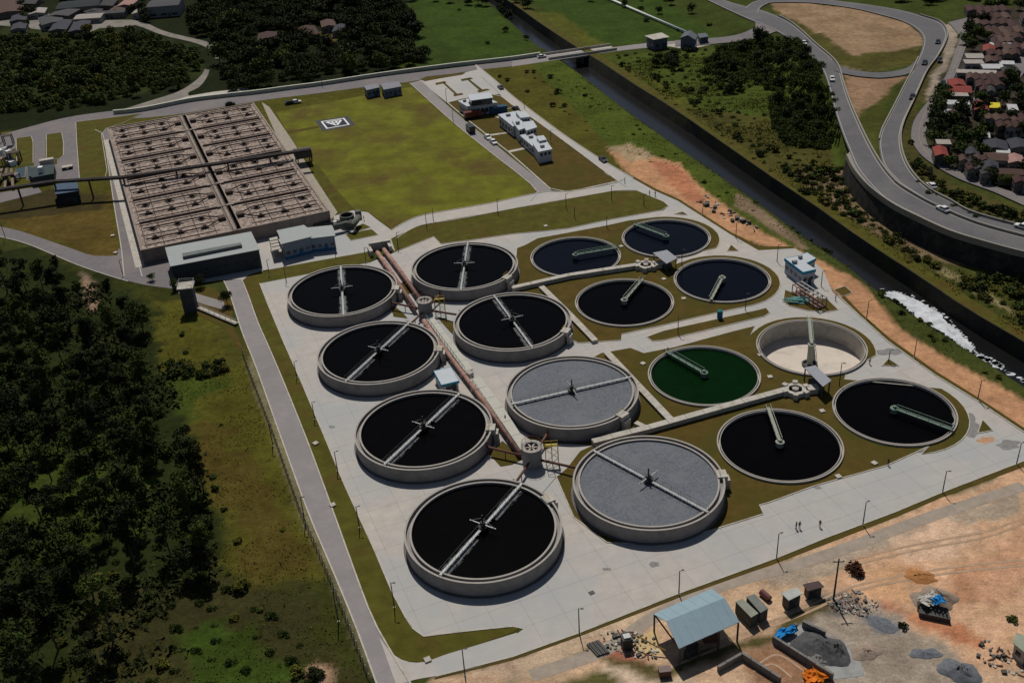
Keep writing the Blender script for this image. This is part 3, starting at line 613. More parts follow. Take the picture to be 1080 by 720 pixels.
for i, (cx, cy) in enumerate(LOW):
    r = thing('settling_tank', (cx, cy, .12), LL[i], 'tank', 'low round settling tanks'); link('tank_wall', LW, r); link('rim', LR, r); link('weir', LI, r)
    if i == 5: link('tank_floor', MB().lathe([(12.35, -4.5), (3, -4.9), (.01, -5.0)], n=64).mesh('tank_floor', flo), r); link('sludge_pit', MB().lathe([(1.9, -4.6), (1.9, -4.45), (1.5, -4.45), (1.5, -4.9), (.01, -4.9)], n=24).mesh('sludge_pit', darks), r)
    else: link('liquid', MB().disc(0, 0, -.25, 12.35, 96).mesh('liquid', greenw if i == 4 else (blackw if i in (2, 6, 7) else bluew)), r)
    a = level(*LB[i][0], LZ + .4); b_ = level(*LB[i][1], LZ + .4); ang = math.atan2(b_[1] - cy, b_[0] - cx)
    D = HB[1 if i in (2, 3, 5, 6) else 0]; br = link('half_bridge', D[0], r); br.rotation_euler[2] = ang
    for nm, me_ in zip(('railing', 'centre_column'), D[1:]): link(nm, me_, br)

# ------------------------------------------------------------------ brown pipes, channels, distribution chambers
def L3(px, py, h): return (*level(px, py, h), h)
def pipe_run(pts, r, label, name='pipeline', m=pipe_m, cat='pipe', group=None, fl=6.0):
    P = [L3(x, y, h) for x, y, h in pts]; o0 = (*P[0][:2], 0)
    t = thing(name, o0, label, cat, group); MB().tube(P, r, 12).build('pipe', m, t, smooth=True)
    F = MB(); tot = sum((Vector(b) - Vector(a)).length for a, b in zip(P, P[1:]))
    for a, b in zip(P, P[1:]):
        a = Vector(a); b = Vector(b); n_ = max(1, int((b - a).length / fl))
        for k in range(n_): q = a + (b - a) * ((k + .5) / n_); d = (b - a).normalized(); F.tube([q - d * .1, q + d * .1], r * 1.12, 12)
    F.build('flange', m, t)
    Sd = MB()
    for a, b in zip(P, P[1:]):
        a = Vector(a); b = Vector(b); n_ = max(1, int((b - a).length / fl))
        for k in range(n_): q = a + (b - a) * ((k + .2) / n_); Sd.box(q.x, q.y, 0.03, r * 1.6, r * 1.6, max(.1, q.z - r * .8), math.atan2(b.y - a.y, b.x - a.x))
    Sd.build('pipe_saddle', pale, t); return t
pipe_run([(398,266,1.3),(411,285,1.3),(438,326,1.3)], .62, 'thick brown pipe from the plant road to the upper chamber, outer of the pair', group='thick brown sludge pipes')
pipe_run([(405,263,1.3),(420,283,1.3),(443,316,1.3)], .62, 'thick brown pipe from the plant road to the upper chamber, inner of the pair', group='thick brown sludge pipes')
pipe_run([(447,338,1.3),(464,362,1.3),(508,420,1.3),(548,477,1.3)], .56, 'long thick brown pipe running between the two distribution chambers', group='thick brown sludge pipes')
pt = thing('pipe_portal', (*G0(400,268), 0), 'concrete portal where the two brown pipes leave the service road', 'pipe portal')
MB().box(*level(401,262,0), 0, 6.5, 1.2, 2.4, .25).build('portal_wall', pale, pt); MB().box(*level(391,268,0), 0, 1, 3.6, 1.8, .3).build('wing_wall', pale, pt); MB().box(*level(411,263,0), 0, .8, 3.6, 1.8, .3).build('wing_wall', pale, pt)
def channel(pts, w, h, label, m=pale, group=None, green=False):
    P = [(*G0(*p), 0) for p in pts]; t = thing('covered_channel', P[0], label, 'channel', group)
    n_ = 0; a, b = Vector(P[0]), Vector(P[-1]); d = b - a; k = max(1, int(d.length / 6)); an = math.atan2(d.y, d.x)
    B = MB(); rail(B, P, w * .8, h - .1, .02); B.build('channel_wall', m, t)
    sh = None
    for s_, e_ in zip(P, P[1:]):
        s_ = Vector(s_); e_ = Vector(e_); dd = e_ - s_; kk = max(1, round(dd.length / 5)); aa = math.atan2(dd.y, dd.x)
        for i in range(kk):
            q = s_ + dd * ((i + .5) / kk); c_ = MB().box(0, 0, 0, dd.length / kk - .1, w, .14).mesh('cover_slab', m)
            o = link('cover_slab', c_, t); o.location = (q.x - P[0][0], q.y - P[0][1], h - .08); o.rotation_euler[2] = aa
    if green:
        R = MB(); side = Vector((-math.sin(an), math.cos(an), 0)) * (w / 2 - .1) * (-1 if green == 2 else 1)
        railing(R, [a - side + Vector((0, 0, h + .06)), b - side + Vector((0, 0, h + .06))], r=.05, post=2); R.build('railing', greenb, t)
    return t
cw = mat('white_channel_concrete', (.44,.43,.38), var=.1, scale=1)
channel([(451,335),(473,366),(495,394)], 2.2, 1.0, 'pale covered channel with railing from the upper chamber to the small box', cw, 'covered concrete channels', 1)
channel([(501,402),(525,434),(553,478)], 2.6, 1.0, 'pale covered channel with railing running down to the lower chamber', cw, 'covered concrete channels', 1)
channel([(540,307.5),(600,294),(672,283)], 1.6, 1.3, 'straight pale channel leading to the rear hexagonal chamber', pale, 'covered concrete channels')
channel([(571,304.5),(600,333),(628,362)], 1.6, .8, 'slanting pale channel between the tall tanks and the rear lawn', pale, 'covered concrete channels')
channel([(640,374),(672,408),(708,446)], 1.7, .8, 'slanting pale channel beside the smaller grey crusted tank', pale, 'covered concrete channels')
channel([(625,470),(685,455),(760,434),(829,415)], 1.7, 1.3, 'straight pale channel leading to the front hexagonal chamber', pale, 'covered concrete channels')
channel([(670,448),(685,455)], 1.2, .8, 'short channel stub from the smaller grey crusted tank', pale, 'covered concrete channels')
sheet('chamber_plaza', [G0(*p) for p in [(545,500),(565,480),(590,468),(625,470),(612,476),(598,494),(585,505),(572,520),(548,520)]], .14, concrete)
for P in ([(515,478),(530,465),(552,484),(540,490),(528,492)], [(420,300),(429,296),(435,308),(428,312)], [(412,320),(425,330),(430,336),(415,334)], [(452,314),(463,305),(475,312),(470,318),(455,320)], [(461,334),(470,345),(486,362),(480,340)], [(590,400),(577,380),(575,372)][:0] or [(556,462),(568,448),(590,470),(575,470)]):
    lawnP(P, lawn_b, k=False, z=.1)
def chamber(px, py, h, R, label):
    x, y = level(px, py, h); t = thing('distribution_chamber', (x, y, 0), label, 'chamber', 'round distribution chambers')
    MB().lathe([(R * .92, 0), (R * .92, h - .5), (R, h - .5), (R, h), (R * .66, h), (R * .66, h - 1.2)], x, y, 28).build('chamber_wall', tankc, t)
    MB().lathe([(R + .04, h - .06), (R + .04, h + .05), (R * .64, h + .05), (R * .64, h - .06)], x, y, 28, close=True).build('rim', rimc, t)
    MB().disc(x, y, h - 1.0, R * .66, 24).build('liquid', blackw, t)
    B = MB()
    for k in range(6):
        a = k * math.pi / 3; B.beam((x + .2 * math.cos(a), y + .2 * math.sin(a), h - .3), (x + R * .7 * math.cos(a), y + R * .7 * math.sin(a), h - .3), .3, .25)
    B.build('weir_arm', pale, t)
    R_ = MB(); pr = [(x + R * .95 * math.cos(a * .5236), y + R * .95 * math.sin(a * .5236), h + .05) for a in range(13)]; railing(R_, pr, r=.03, post=9); R_.build('railing', rust, t)
    # yellow scaffold stair
    S = MB(); bx, by = x + R + 1.9, y - .6
    for dx in (-1.3, 0, 1.3):
        for dy in (-1, 1): S.beam((bx + dx, by + dy, 0), (bx + dx, by + dy, h + .8), .1, .1)
    for z in (h,): S.box(bx, by + .7, z, 2.7, .7, .07)
    for dy in (-1, 1): S.beam((bx - 1.3, by + dy, .1), (bx + 1.3, by + dy, 2.4), .08, .08); S.beam((bx + 1.3, by + dy, 2.4), (bx - 1.3, by + dy, h), .08, .08); S.beam((bx - 1.3, by + dy, h + .8), (bx + 1.3, by + dy, h + .8), .08, .08)
    S.build('stair_scaffold', yellow, t); return (x, y)
C1 = chamber(447.5, 316.5, 4.4, 2.05, 'grey round distribution chamber where the two brown pipes end, upper one')
C2 = chamber(560.5, 470.5, 4.6, 2.25, 'grey round distribution chamber between the two nearest tanks, lower one')
def feeders(C, tanks, word):
    for k, i in enumerate(tanks):
        tx, ty = TALL[i]; d = Vector((tx - C[0], ty - C[1], 0)); L_ = d.length; d.normalize()
        e = Vector((C[0], C[1], 0)) + d * (L_ - 15.3); s_ = Vector((C[0], C[1], 0)) + d * 2.1
        t = thing('feed_pipe', (s_.x, s_.y, 0), 'thin rusty feed pipe from the %s chamber to %s' % (word, ['the rear left tank','the front left tank','the rear right tank','the front right tank'][k]), 'pipe', 'thin feed pipes')
        MB().tube([(s_.x, s_.y, 1.6), (e.x, e.y, 1.9)], .28, 8).build('pipe', rust, t, smooth=True)
        S = MB(); q = (s_ + e) / 2; S.beam((q.x, q.y, 0), (q.x, q.y, 1.6), .18, .18); S.beam((e.x, e.y, 0), (e.x, e.y, 3.4), .25, .25); S.build('support_post', rust, t)
feeders(C1, [0, 1, 4, 5], 'upper'); feeders(C2, [2, 3, 6, 7], 'lower')
def vessel(px, py, h, R, label):
    x, y = level(px, py, h); t = thing('flow_splitter', (x, y, 0), label, 'chamber', 'hexagonal flow splitters')
    rot = .3; H6 = lambda q: [(x + q * math.cos(rot + k * math.pi / 3), y + q * math.sin(rot + k * math.pi / 3)) for k in range(6)]
    B = MB(); a, b_ = H6(R), H6(R * .62); vs = [(*p, .1) for p in a] + [(*p, h) for p in a] + [(*p, h) for p in b_] + [(*p, .3) for p in b_]
    B.add(vs, [(r_ * 6 + k, r_ * 6 + (k + 1) % 6, r_ * 6 + 6 + (k + 1) % 6, r_ * 6 + 6 + k) for r_ in range(3) for k in range(6)]); B.build('chamber_wall', pale, t)
    MB().prism(H6(R * .63), .2, .7).build('liquid', blackw, t)
    MB().prism(H6(R * .3), .2, h + .1).build('centre_well', rimc, t)
    B = MB()
    for k in range(6): p = H6(R * .98)[k]; B.box(p[0], p[1], .1, 1.1, 1.1, h + .15, rot + k)
    B.build('gate_box', pale, t); MB().box(x + R + 1.2, y, .1, 2.6, 2.2, h, .1).build('side_box', pale, t)
vessel(681, 278.5, 1.3, 2.7, 'pale hexagonal splitter chamber beside the rear grey shelter')
vessel(839, 409.5, 1.3, 2.7, 'pale hexagonal splitter chamber beside the front grey shelter')

# ------------------------------------------------------------------ generic buildings
def wallpt(P, i, t, z): a, b = P[i], P[(i + 1) % len(P)]; return Vector((a[0] + (b[0] - a[0]) * t, a[1] + (b[1] - a[1]) * t, z))
def panel(B, P, i, t0, t1, z0, z1, off=.06, dep=.1):
    """a leaf set on wall i of the footprint P (counter-clockwise)"""
    a, b = Vector((*P[i], 0)), Vector((*P[(i + 1) % len(P)], 0)); d = (b - a).normalized(); nrm = Vector((d.y, -d.x, 0))
    p0 = a + (b - a) * t0; p1 = a + (b - a) * t1; vs = []
    for z in (z0, z1):
        vs += [p0 + nrm * off + Vector((0, 0, z)), p1 + nrm * off + Vector((0, 0, z)), p1 - nrm * dep + Vector((0, 0, z)), p0 - nrm * dep + Vector((0, 0, z))]
    B.add(vs, [(3, 2, 1, 0), (4, 5, 6, 7), (0, 1, 5, 4), (1, 2, 6, 5), (2, 3, 7, 6), (3, 0, 4, 7)])
def ccw(P): return P if sum(P[i][0] * P[(i + 1) % len(P)][1] - P[(i + 1) % len(P)][0] * P[i][1] for i in range(len(P))) > 0 else P[::-1]
def grow(P, d):
    c = cen(P); return [(c[0] + (p[0] - c[0]) * (1 + d / max(.5, math.hypot(p[0] - c[0], p[1] - c[1]))), c[1] + (p[1] - c[1]) * (1 + d / max(.5, math.hypot(p[0] - c[0], p[1] - c[1])))) for p in P]
def building(name, P, h, label, cat='building', wm=None, rm=None, z0=0., fascia=None, fh=.5, rows=((1.0, 2.0),), nw=4, winm=None, over=.35, gable=None, door=True, group=None, base=None, win_t=.55, slope=.0, sides=None):
    P = ccw([tuple(p[:2]) for p in P]); c = cen(P); t = thing(name, (c[0], c[1], z0), label, cat, group)
    wm = wm or wallw; rm = rm or roofw; Q = grow(P, over); n = len(P)
    MB().prism(P, z0 - .4, z0 + h - .15).build('wall', wm, t)
    if gable is None:
        MB().prism(Q, z0 + h - .15, z0 + h).build('roof', rm, t)
        if fascia:
            B = MB(); Qo = grow(Q, .08)
            vs = [(*p, z0 + h - fh) for p in Qo] + [(*p, z0 + h + .03) for p in Qo] + [(*p, z0 + h + .03) for p in grow(Q, -.12)] + [(*p, z0 + h - fh) for p in grow(Q, -.12)]
            B.add(vs, [(r_ * n + k, r_ * n + (k + 1) % n, ((r_ + 1) % 4) * n + (k + 1) % n, ((r_ + 1) % 4) * n + k) for r_ in range(4) for k in range(n)]); B.build('fascia', fascia, t)
    else:
        # ridge parallel to side `gable` (0 or 1), rise of `slope`
        k = gable; q = Q[k:] + Q[:k]; A0, A1, A2, A3 = [Vector((*p, z0 + h - .12)) for p in q]; up = Vector((0, 0, slope)); R0 = (A0 + A3) / 2 + up; R1 = (A1 + A2) / 2 + up; th = Vector((0, 0, .14))
        for (a, b, c_, d) in ((A0, A1, R1, R0), (A2, A3, R0, R1)):
            MB().add([a, b, c_, d, a + th, b + th, c_ + th, d + th], [(3, 2, 1, 0), (4, 5, 6, 7), (0, 1, 5, 4), (1, 2, 6, 5), (2, 3, 7, 6), (3, 0, 4, 7)]).build('roof', rm, t)
        g = P[k:] + P[:k]; B0, B1, B2, B3 = [Vector((*p, z0 + h - .16)) for p in g]
        MB().add([B0, B3, (B0 + B3) / 2 + up * .92, B1, B2, (B1 + B2) / 2 + up * .92], [(0, 2, 1), (3, 4, 5), (0, 3, 5, 2), (1, 2, 5, 4)]).build('gable_wall', wm, t)
    wi = winm or glass
    for i in range(n):
        ln = math.dist(P[i], P[(i + 1) % n]); nn_ = max(1, round(nw * ln / max(1, max(math.dist(P[j], P[(j + 1) % n]) for j in range(n)))))
        if ln < 2 or (sides is not None and i not in sides): continue
        for (a, b) in rows:
            for k in range(nn_):
                u = (k + .5) / nn_; w = win_t / nn_ / 2; B = MB(); panel(B, P, i, u - w, u + w, z0 + a, z0 + b, .05); B.build('window', wi, t)
    if door:
        i = min(range(n), key=lambda k: (P[k][1] + P[(k + 1) % n][1])); ln = math.dist(P[i], P[(i + 1) % n]); B = MB(); u = .5 + .5 / max(2, nw) ; w = .5 / ln; panel(B, P, i, u - w, u + w, z0, z0 + 2.1, .09); B.build('door', base or dgrey, t)
    if base: MB().prism(grow(P, .05), z0 - .1, z0 + .9).build('plinth', base, t)
    return t
def RQ(pts, h): return [level(x, y, h) for x, y in pts]
# long grey warehouse
WH = RQ([(175,261),(264,244.5),(273,263),(180.5,280.5)], 6.0)
t = building('warehouse', WH, 6.0, 'long low grey warehouse with a flat sheet roof and ridge vent', 'warehouse', wm=dgrey, rm=roofg, rows=((2.6, 3.4),), nw=9, winm=mat('dim_louvre', (.04,.045,.045)), over=.3)
q = RQ([(192,267),(254,255.5),(255,258),(193,270.5)], 6.9); MB().prism(ccw(q), 6.05, 6.9).build('roof_vent', mat('vent_sheet', (.14,.155,.15)), t)
PW = ccw(WH)
i0 = max(range(4), key=lambda k: math.dist(PW[k], PW[(k + 1) % 4]) - PW[k][1] * .2)
for k in range(18):
    B = MB(); panel(B, PW, i0, k / 18 + .004, k / 18 + .012, .1, 5.8, .12); B.build('wall_rib', dgrey, t)
# process building with blue band
A_ = RQ([(293,243),(319,237.5),(326,247),(327,252),(299,259)], 5.6)
t = building('process_building', RQ([(294,243.5),(319,238.5),(326.5,249),(298.5,256)], 5.6), 5.6, 'white and blue process hall with a grey pitched roof beside the warehouse', wm=mat('pale_blue_wall', (.24,.28,.34), var=.12), rm=roofg, base=bluep, rows=((1.6, 2.5),), nw=5, over=.9, gable=0, slope=1.0)
t = building('process_annex', RQ([(323.5,240.5),(349,238),(352.5,248),(326,251)], 4.8), 4.8, 'lower grey-roofed annex with blue doors on the right end of the process hall', wm=mat('pale_blue_wall', (.24,.28,.34)), rm=roofg, base=bluep, rows=((1.5, 2.4),), nw=4, over=.5)
t = thing('lean_to', (*level(291,262,0), 0), 'pale open lean-to canopy on the left end of the process hall', 'canopy')
Q = RQ([(284,251.5),(292,249.5),(298.5,262),(287.5,264)], 3.4); MB().prism(ccw(Q), 3.3, 3.45).build('roof', pale, t)
for p in Q: MB().beam((*p, 0), (*p, 3.3), .2, .2).build('post', pale, t)
for k in (.25, .5, .75): a = lerp(Q[0], Q[3], k); b_ = lerp(Q[1], Q[2], k); MB().beam((*a, 3.55), (*b_, 3.55), .15, .2).build('roof_rib', pale, t)
# thickener and ducts right of the annex
x, y = level(365.5, 226.5, 3.5); t = thing('gas_scrubber', (x, y, 0), 'small dark round tank with ducts at the corner of the aeration basin', 'tank')
MB().lathe([(2.3, 0), (2.3, 3.5), (1.9, 3.5), (1.9, 2.6)], x, y, 24).build('tank_wall', mat('olive_grey_steel', (.10,.105,.09)), t); MB().disc(x, y, 2.7, 1.95, 24).build('liquid', blackw, t)
m_ = MATS['olive_grey_steel']; p = [L3(352,240,2.0), L3(366,236,2.2), L3(372,238,2.4), L3(378,229,2.6)]
MB().tube(p, 1.0, 10).build('duct', m_, t, smooth=True); x2, y2 = level(370, 240, 0); MB().lathe([(1.2, 0), (1.2, 2.4), (.01, 3)], x2, y2, 14).build('fan_housing', m_, t); x3, y3 = level(378.5, 230, 0); MB().box(x3, y3, 0, 1.8, 1.6, 2.6, .3).build('fan_motor', m_, t)
t = thing('pump_skid', (*level(352,236,0), 0), 'dark pump skid with a white cabinet between annex and round tank', 'pump')
x, y = level(346, 238, 0); MB().box(x, y, 0, 9, 1.5, 1.4, .12).build('skid', darks, t); x, y = level(354, 239, 0); MB().box(x, y, 0, 1, .8, 1.9).build('cabinet', white, t)
# white hut between tanks
t = building('pump_hut', RQ([(458.5,391.5),(475,387.5),(483,401),(466,405)], 2.9), 2.9, 'small white hut with a blue edged flat roof between two tall black tanks', 'hut', fascia=lblue, fh=.55, nw=2, rows=((1.1, 2.0),))
t = thing('valve_box', (*level(495,396,0), 0), 'small pale valve box standing between the two covered channels', 'box'); x, y = level(495.5, 397, 0); MB().box(x, y, 0, 1.5, 1.3, 1.2, -.9).build('box_body', pale, t); MB().box(x, y, 1.2, 1.7, 1.5, .12, -.9).build('lid', rimc, t)
# control building, L shaped
P = RQ([(828,272),(849,268),(851.5,266),(859.5,272),(850,278.5),(860.5,283.5),(847,286.5)], 4.4)
P = RQ([(828.5,272.5),(841,270.5),(851,266.5),(860,272.5),(850,277),(860,283.5),(847,286.5)], 4.4)
building('control_building', P, 4.4, 'white L-shaped control building with blue roof edge beside the orange road', wm=mat('control_wall', (.40,.43,.48)), rm=roofw, fascia=lblue, fh=.8, nw=4, rows=((1.4, 2.4),), over=.25)
# pipe rack
t = thing('pipe_rack', (*level(852,312,0), 0), 'brown open steel pipe rack of paired frames beside the turquoise pipe heap', 'pipe rack')
a, b_ = Vector(level(836,301,2.6)), Vector(level(863,318,2.6)); sd = (Vector(level(845,298,2.6)) - Vector(level(836,301,2.6))); sd = sd * 1.0
for k in range(7):
    p = a + (b_ - a) * k / 6; q = p + sd
    B = MB()
    for w in (p, q): B.beam((w.x, w.y, 0), (w.x, w.y, 2.7), .2, .2)
    B.beam((p.x, p.y, 2.7), (q.x, q.y, 2.7), .22, .25); B.build('frame', mat('rack_steel', (.20,.15,.12), var=.2), t)
for f in (0, .5, 1):
    p = a + sd * f; q = b_ + sd * f; MB().tube([(p.x, p.y, 2.95), (q.x, q.y, 2.95)], .16, 8).build('pipe', steel if f else pipe_m, t)
for f in (.15, .4, .65, .9):
    p = a + sd * f; q = b_ + sd * f; MB().tube([(p.x, p.y, .5), (q.x, q.y, .5)], .22, 8).build('pipe', pipe_m, t)
aq = mat('turquoise_plastic', (.20,.42,.38), var=.4, scale=1.5)
t = thing('pipe_heap', (*level(841,318,0), 0), 'heap of pale turquoise plastic pipes lying on the brown grass', 'pipe heap')
cx, cy = level(841, 318, 0)
for k in range(16):
    an = -.35 + random.uniform(-.25, .25); x = cx + random.uniform(-1.9, 1.9); y = cy + random.uniform(-1.6, 1.6); z = .3 + .35 * (k % 3); l_ = random.uniform(1.2, 2.4)
    MB().tube([(x - l_ * math.cos(an), y - l_ * math.sin(an), z), (x + l_ * math.cos(an), y + l_ * math.sin(an), z)], .17, 7).build('pipe', aq, t)
# two open shelters
def shelter(P, h, label):
    Q = ccw(RQ(P, h)); c = cen(Q); t = thing('shelter', (*c, 0), label, 'shelter', 'grey roofed shelters')
    MB().prism(Q, h - .15, h).build('roof', mat('lilac_grey_roof', (.27,.28,.31), var=.05), t)
    for p in grow(Q, -.4): MB().beam((*p, 0), (*p, h - .15), .25, .25).build('post', darks, t)
    MB().prism(grow(Q, -1.5), 0, 1.3).build('pump_block', darks, t)
shelter([(688.5,266.5),(703.5,263.5),(714.5,272),(703,278)], 3.4, 'open shelter with a flat lilac-grey roof between the two rear right settlers')
shelter([(848,387.5),(860,385),(877,401),(868,407.5)], 3.6, 'open shelter with a flat lilac-grey roof in front of the empty settler')
# pump tower
x, y = level(202, 327, 0); t = thing('pump_tower', (x, y, 0), 'dark narrow concrete tower with a pale cap between trees below the warehouse', 'tower')
MB().box(x, y, 0, 3.4, 3.2, 7.4, .1).build('shaft', mat('grey_tower', (.09,.09,.10)), t); MB().box(x, y, 7.4, 4.4, 4.2, .35, .1).build('cap', pale, t)
for z in (2.4, 4.8): MB().box(x, y, z, 3.5, 3.3, .12, .1).build('band', dgrey, t)
B = MB(); railing(B, [(x - 2, y - 1.9, 7.75), (x + 2, y - 1.9, 7.75), (x + 2, y + 1.9, 7.75), (x - 2, y + 1.9, 7.75), (x - 2, y - 1.9, 7.75)], r=.04); B.build('railing', steel, t)
P0, P1 = G0(210,326), G0(250,343); t = thing('footbridge', (*P0, 0), 'low narrow concrete footbridge from the tower to the left road', 'footbridge')
MB().beam((*P0, .5), (*P1, .5), 1.3, .3).build('deck', pale, t); B = MB(); railing(B, [(*P0, .65), (*P1, .65)], r=.05); B.build('railing', pale, t)

# ------------------------------------------------------------------ aeration basin
BO = Vector((-108.3, 287.5, 0)); BU = Vector((.933, .358, 0)).normalized(); BV = Vector((-BU.y, BU.x, 0)); BW_, BL_, BH = 56.6, 124.0, 4.5
def bp_(u, v, z=0.): q = BO + BU * u + BV * v; return (q.x, q.y, z)
def brect(u0, u1, v0, v1): return [bp_(u0, v0)[:2], bp_(u1, v0)[:2], bp_(u1, v1)[:2], bp_(u0, v1)[:2]]
basin = thing('aeration_basin', (BO.x, BO.y, 0), 'huge rectangular aeration basin of twelve cells covered in pinkish brown foam', 'basin')
bwall = mat('basin_concrete', (.26,.21,.175), var=.15, scale=.5, stain=(.17,.13,.11), stain_scale=.3)
bdark = mat('basin_dark_side', (.10,.085,.08), var=.2, scale=.6, stain=(.06,.05,.045), stain_scale=.3)
for (a, b_, c_, d) in ((-.6, 0, -.6, BL_ + .6), (BW_, BW_ + .6, -.6, BL_ + .6), (0, BW_, -.6, 0), (0, BW_, BL_, BL_ + .6)): MB().prism(brect(a, b_, c_, d), 0, BH + .1).build('basin_wall', bwall, basin)
foam2 = bpy.data.materials.new('pinkish_sludge_foam'); foam2.use_nodes = True; t = foam2.node_tree; N = t.nodes; L = t.links; b = N['Principled BSDF']; b.inputs['Roughness'].default_value = .95; b.inputs['Specular IOR Level'].default_value = .05
g = N.new('ShaderNodeNewGeometry'); n1 = N.new('ShaderNodeTexNoise'); n1.inputs['Scale'].default_value = .9; n1.inputs['Detail'].default_value = 9; n1.inputs['Roughness'].default_value = .75; L.new(g.outputs['Position'], n1.inputs['Vector'])
rp = N.new('ShaderNodeValToRGB'); e = rp.color_ramp.elements; e[0].position = .34; e[0].color = (.085,.062,.053,1); e[1].position = .6; e[1].color = (.43,.36,.31,1); e2 = e.new(.47); e2.color = (.25,.195,.165,1)
L.new(n1.outputs[0], rp.inputs[0]); L.new(rp.outputs[0], b.inputs['Base Color'])
bpn = N.new('ShaderNodeBump'); bpn.inputs['Distance'].default_value = .3; L.new(n1.outputs[0], bpn.inputs['Height']); L.new(bpn.outputs[0], b.inputs['Normal'])
brp = mat('brown_air_pipe', (.075,.05,.042), var=.3, scale=1)
aer = MB(); aer.lathe([(1.15, 0), (1.15, .25), (.5, .3), (.5, .7), (.6, .7), (.55, .95), (.02, 1.0)], n=10)
for a in range(4): aer.beam((0, 0, .25), (1.7 * math.cos(a * 1.571), 1.7 * math.sin(a * 1.571), .1), .18, .18)
AER = aer.mesh('aerator', mat('dark_aerator', (.035,.025,.022), var=.3))
CH0, CH1 = 26.6, 30.0; RW = BL_ / 6
for half in (0, 1):
    ua, ub = (0, CH0) if half == 0 else (CH1, BW_)
    MB().prism(brect(ua if half == 0 else CH1 - .4, ua + .0 + .4 if half == 0 else CH1, 0, BL_), 0, BH + .12).build('basin_wall', bwall, basin) if half else MB().prism(brect(CH0, CH0 + .4, 0, BL_), 0, BH + .12).build('basin_wall', bwall, basin)
    for r_ in range(6):
        v0 = r_ * RW; v1 = v0 + RW
        MB().prism(brect(ua + (.02 if half == 0 else .02), ub - .02, v0 + .3, v1 - .3), 3.2, BH - .22).build('foam_surface', foam2, basin)
        if r_: MB().prism(brect(ua + (1.2 if half == 0 else .3), ub - (.3 if half == 0 else 1.2), v0 - .3, v0 + .3), 0, BH + .35).build('divider_wall', brp, basin)
        elif False: pass
        un = CH0 - .8 if half == 0 else CH1 + .8; sg = -1 if half == 0 else 1; vn = v0 + RW * .52
        for f in (.13, .5, .9):
            MB().tube([bp_(un + sg * 2.5, v0 + RW * f, BH - .1), bp_(un + sg * 25.0, v0 + RW * f, BH - .1)], .13, 5).build('float_line', brp, basin)
        for kx in range(5):
            q = bp_(un + sg * (3.5 + kx * 5.2), v0 + RW * .5, BH - .22); MB().prism(brect(*(sorted((un + sg * (3.5 + kx * 5.2) - ua * 0, un + sg * (3.7 + kx * 5.2)))), v0 + .5, v1 - .5), BH - .25, BH - .02).build('baffle', brp, basin)
        for f in (.3, .72):
            vv = v0 + RW * f
            P = [bp_(un, vn, BH + .5), bp_(un + sg * 5.2, vv, BH + .4), bp_(un + sg * 24.0, vv, BH + .3)]
            MB().tube(P, .22, 6).build('air_pipe', brp, basin)
            for ku in (6.2, 13.6, 21.2):
                o = link('aerator', AER, basin); q = bp_(un + sg * ku, vv + (.7 if f < .5 else -.7), BH - .2); o.location = (q[0] - BO.x, q[1] - BO.y, q[2]); o.rotation_euler[2] = random.uniform(0, 1.5)
        q = bp_(un + sg * .4, vn); MB().box(q[0], q[1], BH - .3, 2.2, 2.6, 1.2, .37).build('air_valve_box', brp, basin)
MB().prism(brect(CH0 + .4, CH1 - .4, 0, BL_), 0, 1.6).build('channel_floor', blackw, basin)
MB().prism(brect(CH0 + .5, CH0 + 1.7, 0, BL_), BH - .1, BH + .2).build('walkway', bwall, basin)
for (u0, v0) in ((CH0 - 1, BL_ * .5), (CH0 - 1, RW * 1.0), (CH0 - 1, RW * 5), (CH0 - 1, RW * 2)): MB().prism(brect(u0, CH1 + 1, v0 - .6, v0 + .6), BH + .15, BH + .4).build('crossing_slab', bwall, basin)
B = MB(); 
for uu in (CH0 + .5, CH0 + 1.7): railing(B, [bp_(uu, 0, BH + .2), bp_(uu, BL_, BH + .2)], r=.035, post=6)
B.build('railing', bdark, basin)
sheet('basin_path', [G0(*p) for p in [(276,108),(284,113),(300,136),(312,154),(331,186),(356,224),(345,236),(330,230)]] , .05, mat('warm_path', (.30,.265,.215)))
sheet('basin_path', [bp_(-3.2, -2)[:2], bp_(-.5, -2)[:2], bp_(-.5, BL_)[:2], bp_(-3.2, BL_)[:2]], .09, pale)
# overhead pipe bridge across the basin
pb = thing('overhead_pipe_bridge', (*level(82,199,0), 0), 'long dark overhead pipe bridge crossing the middle of the aeration basin', 'pipe bridge')
PBP = [L3(-20,204,6.6), L3(57,192.5,6.6), L3(130,188,6.6), L3(240,172,6.6), L3(328,158.5,6.6)]
B = MB()
for a, b_ in zip(PBP, PBP[1:]): B.beam(a, b_, 1.5, .25); 
B.build('deck', brp, pb)
B = MB()
for a, b_ in zip(PBP, PBP[1:]):
    for o_ in (-.55, .55): d = Vector(b_) - Vector(a); sd_ = Vector((-d.y, d.x, 0)).normalized() * o_; B.tube([Vector(a) + sd_ + Vector((0, 0, .48)), Vector(b_) + sd_ + Vector((0, 0, .5))], .34, 8)
B.build('pipe_pair', bdark, pb, kind='stuff')
for a, b_ in zip(PBP, PBP[1:]):
    d = Vector(b_) - Vector(a); k = max(2, int(d.length / 14))
    for i in range(k): q = Vector(a) + d * (i / k); MB().beam((q.x, q.y, 0), (q.x, q.y, 6.5), .5, .5).build('post', bdark, pb)
x, y = level(321, 172, 0); t = thing('valve_house', (x, y, 0), 'dark square valve platform on legs at the right end of the pipe bridge', 'platform'); MB().box(x, y, 2.6, 6, 5, 2.4, .3).build('cabin', bdark, t)
for dx in (-2.5, 2.5):
    for dy in (-2, 2): MB().beam((x + dx, y + dy, 0), (x + dx, y + dy, 2.6), .4, .4).build('leg', bdark, t)
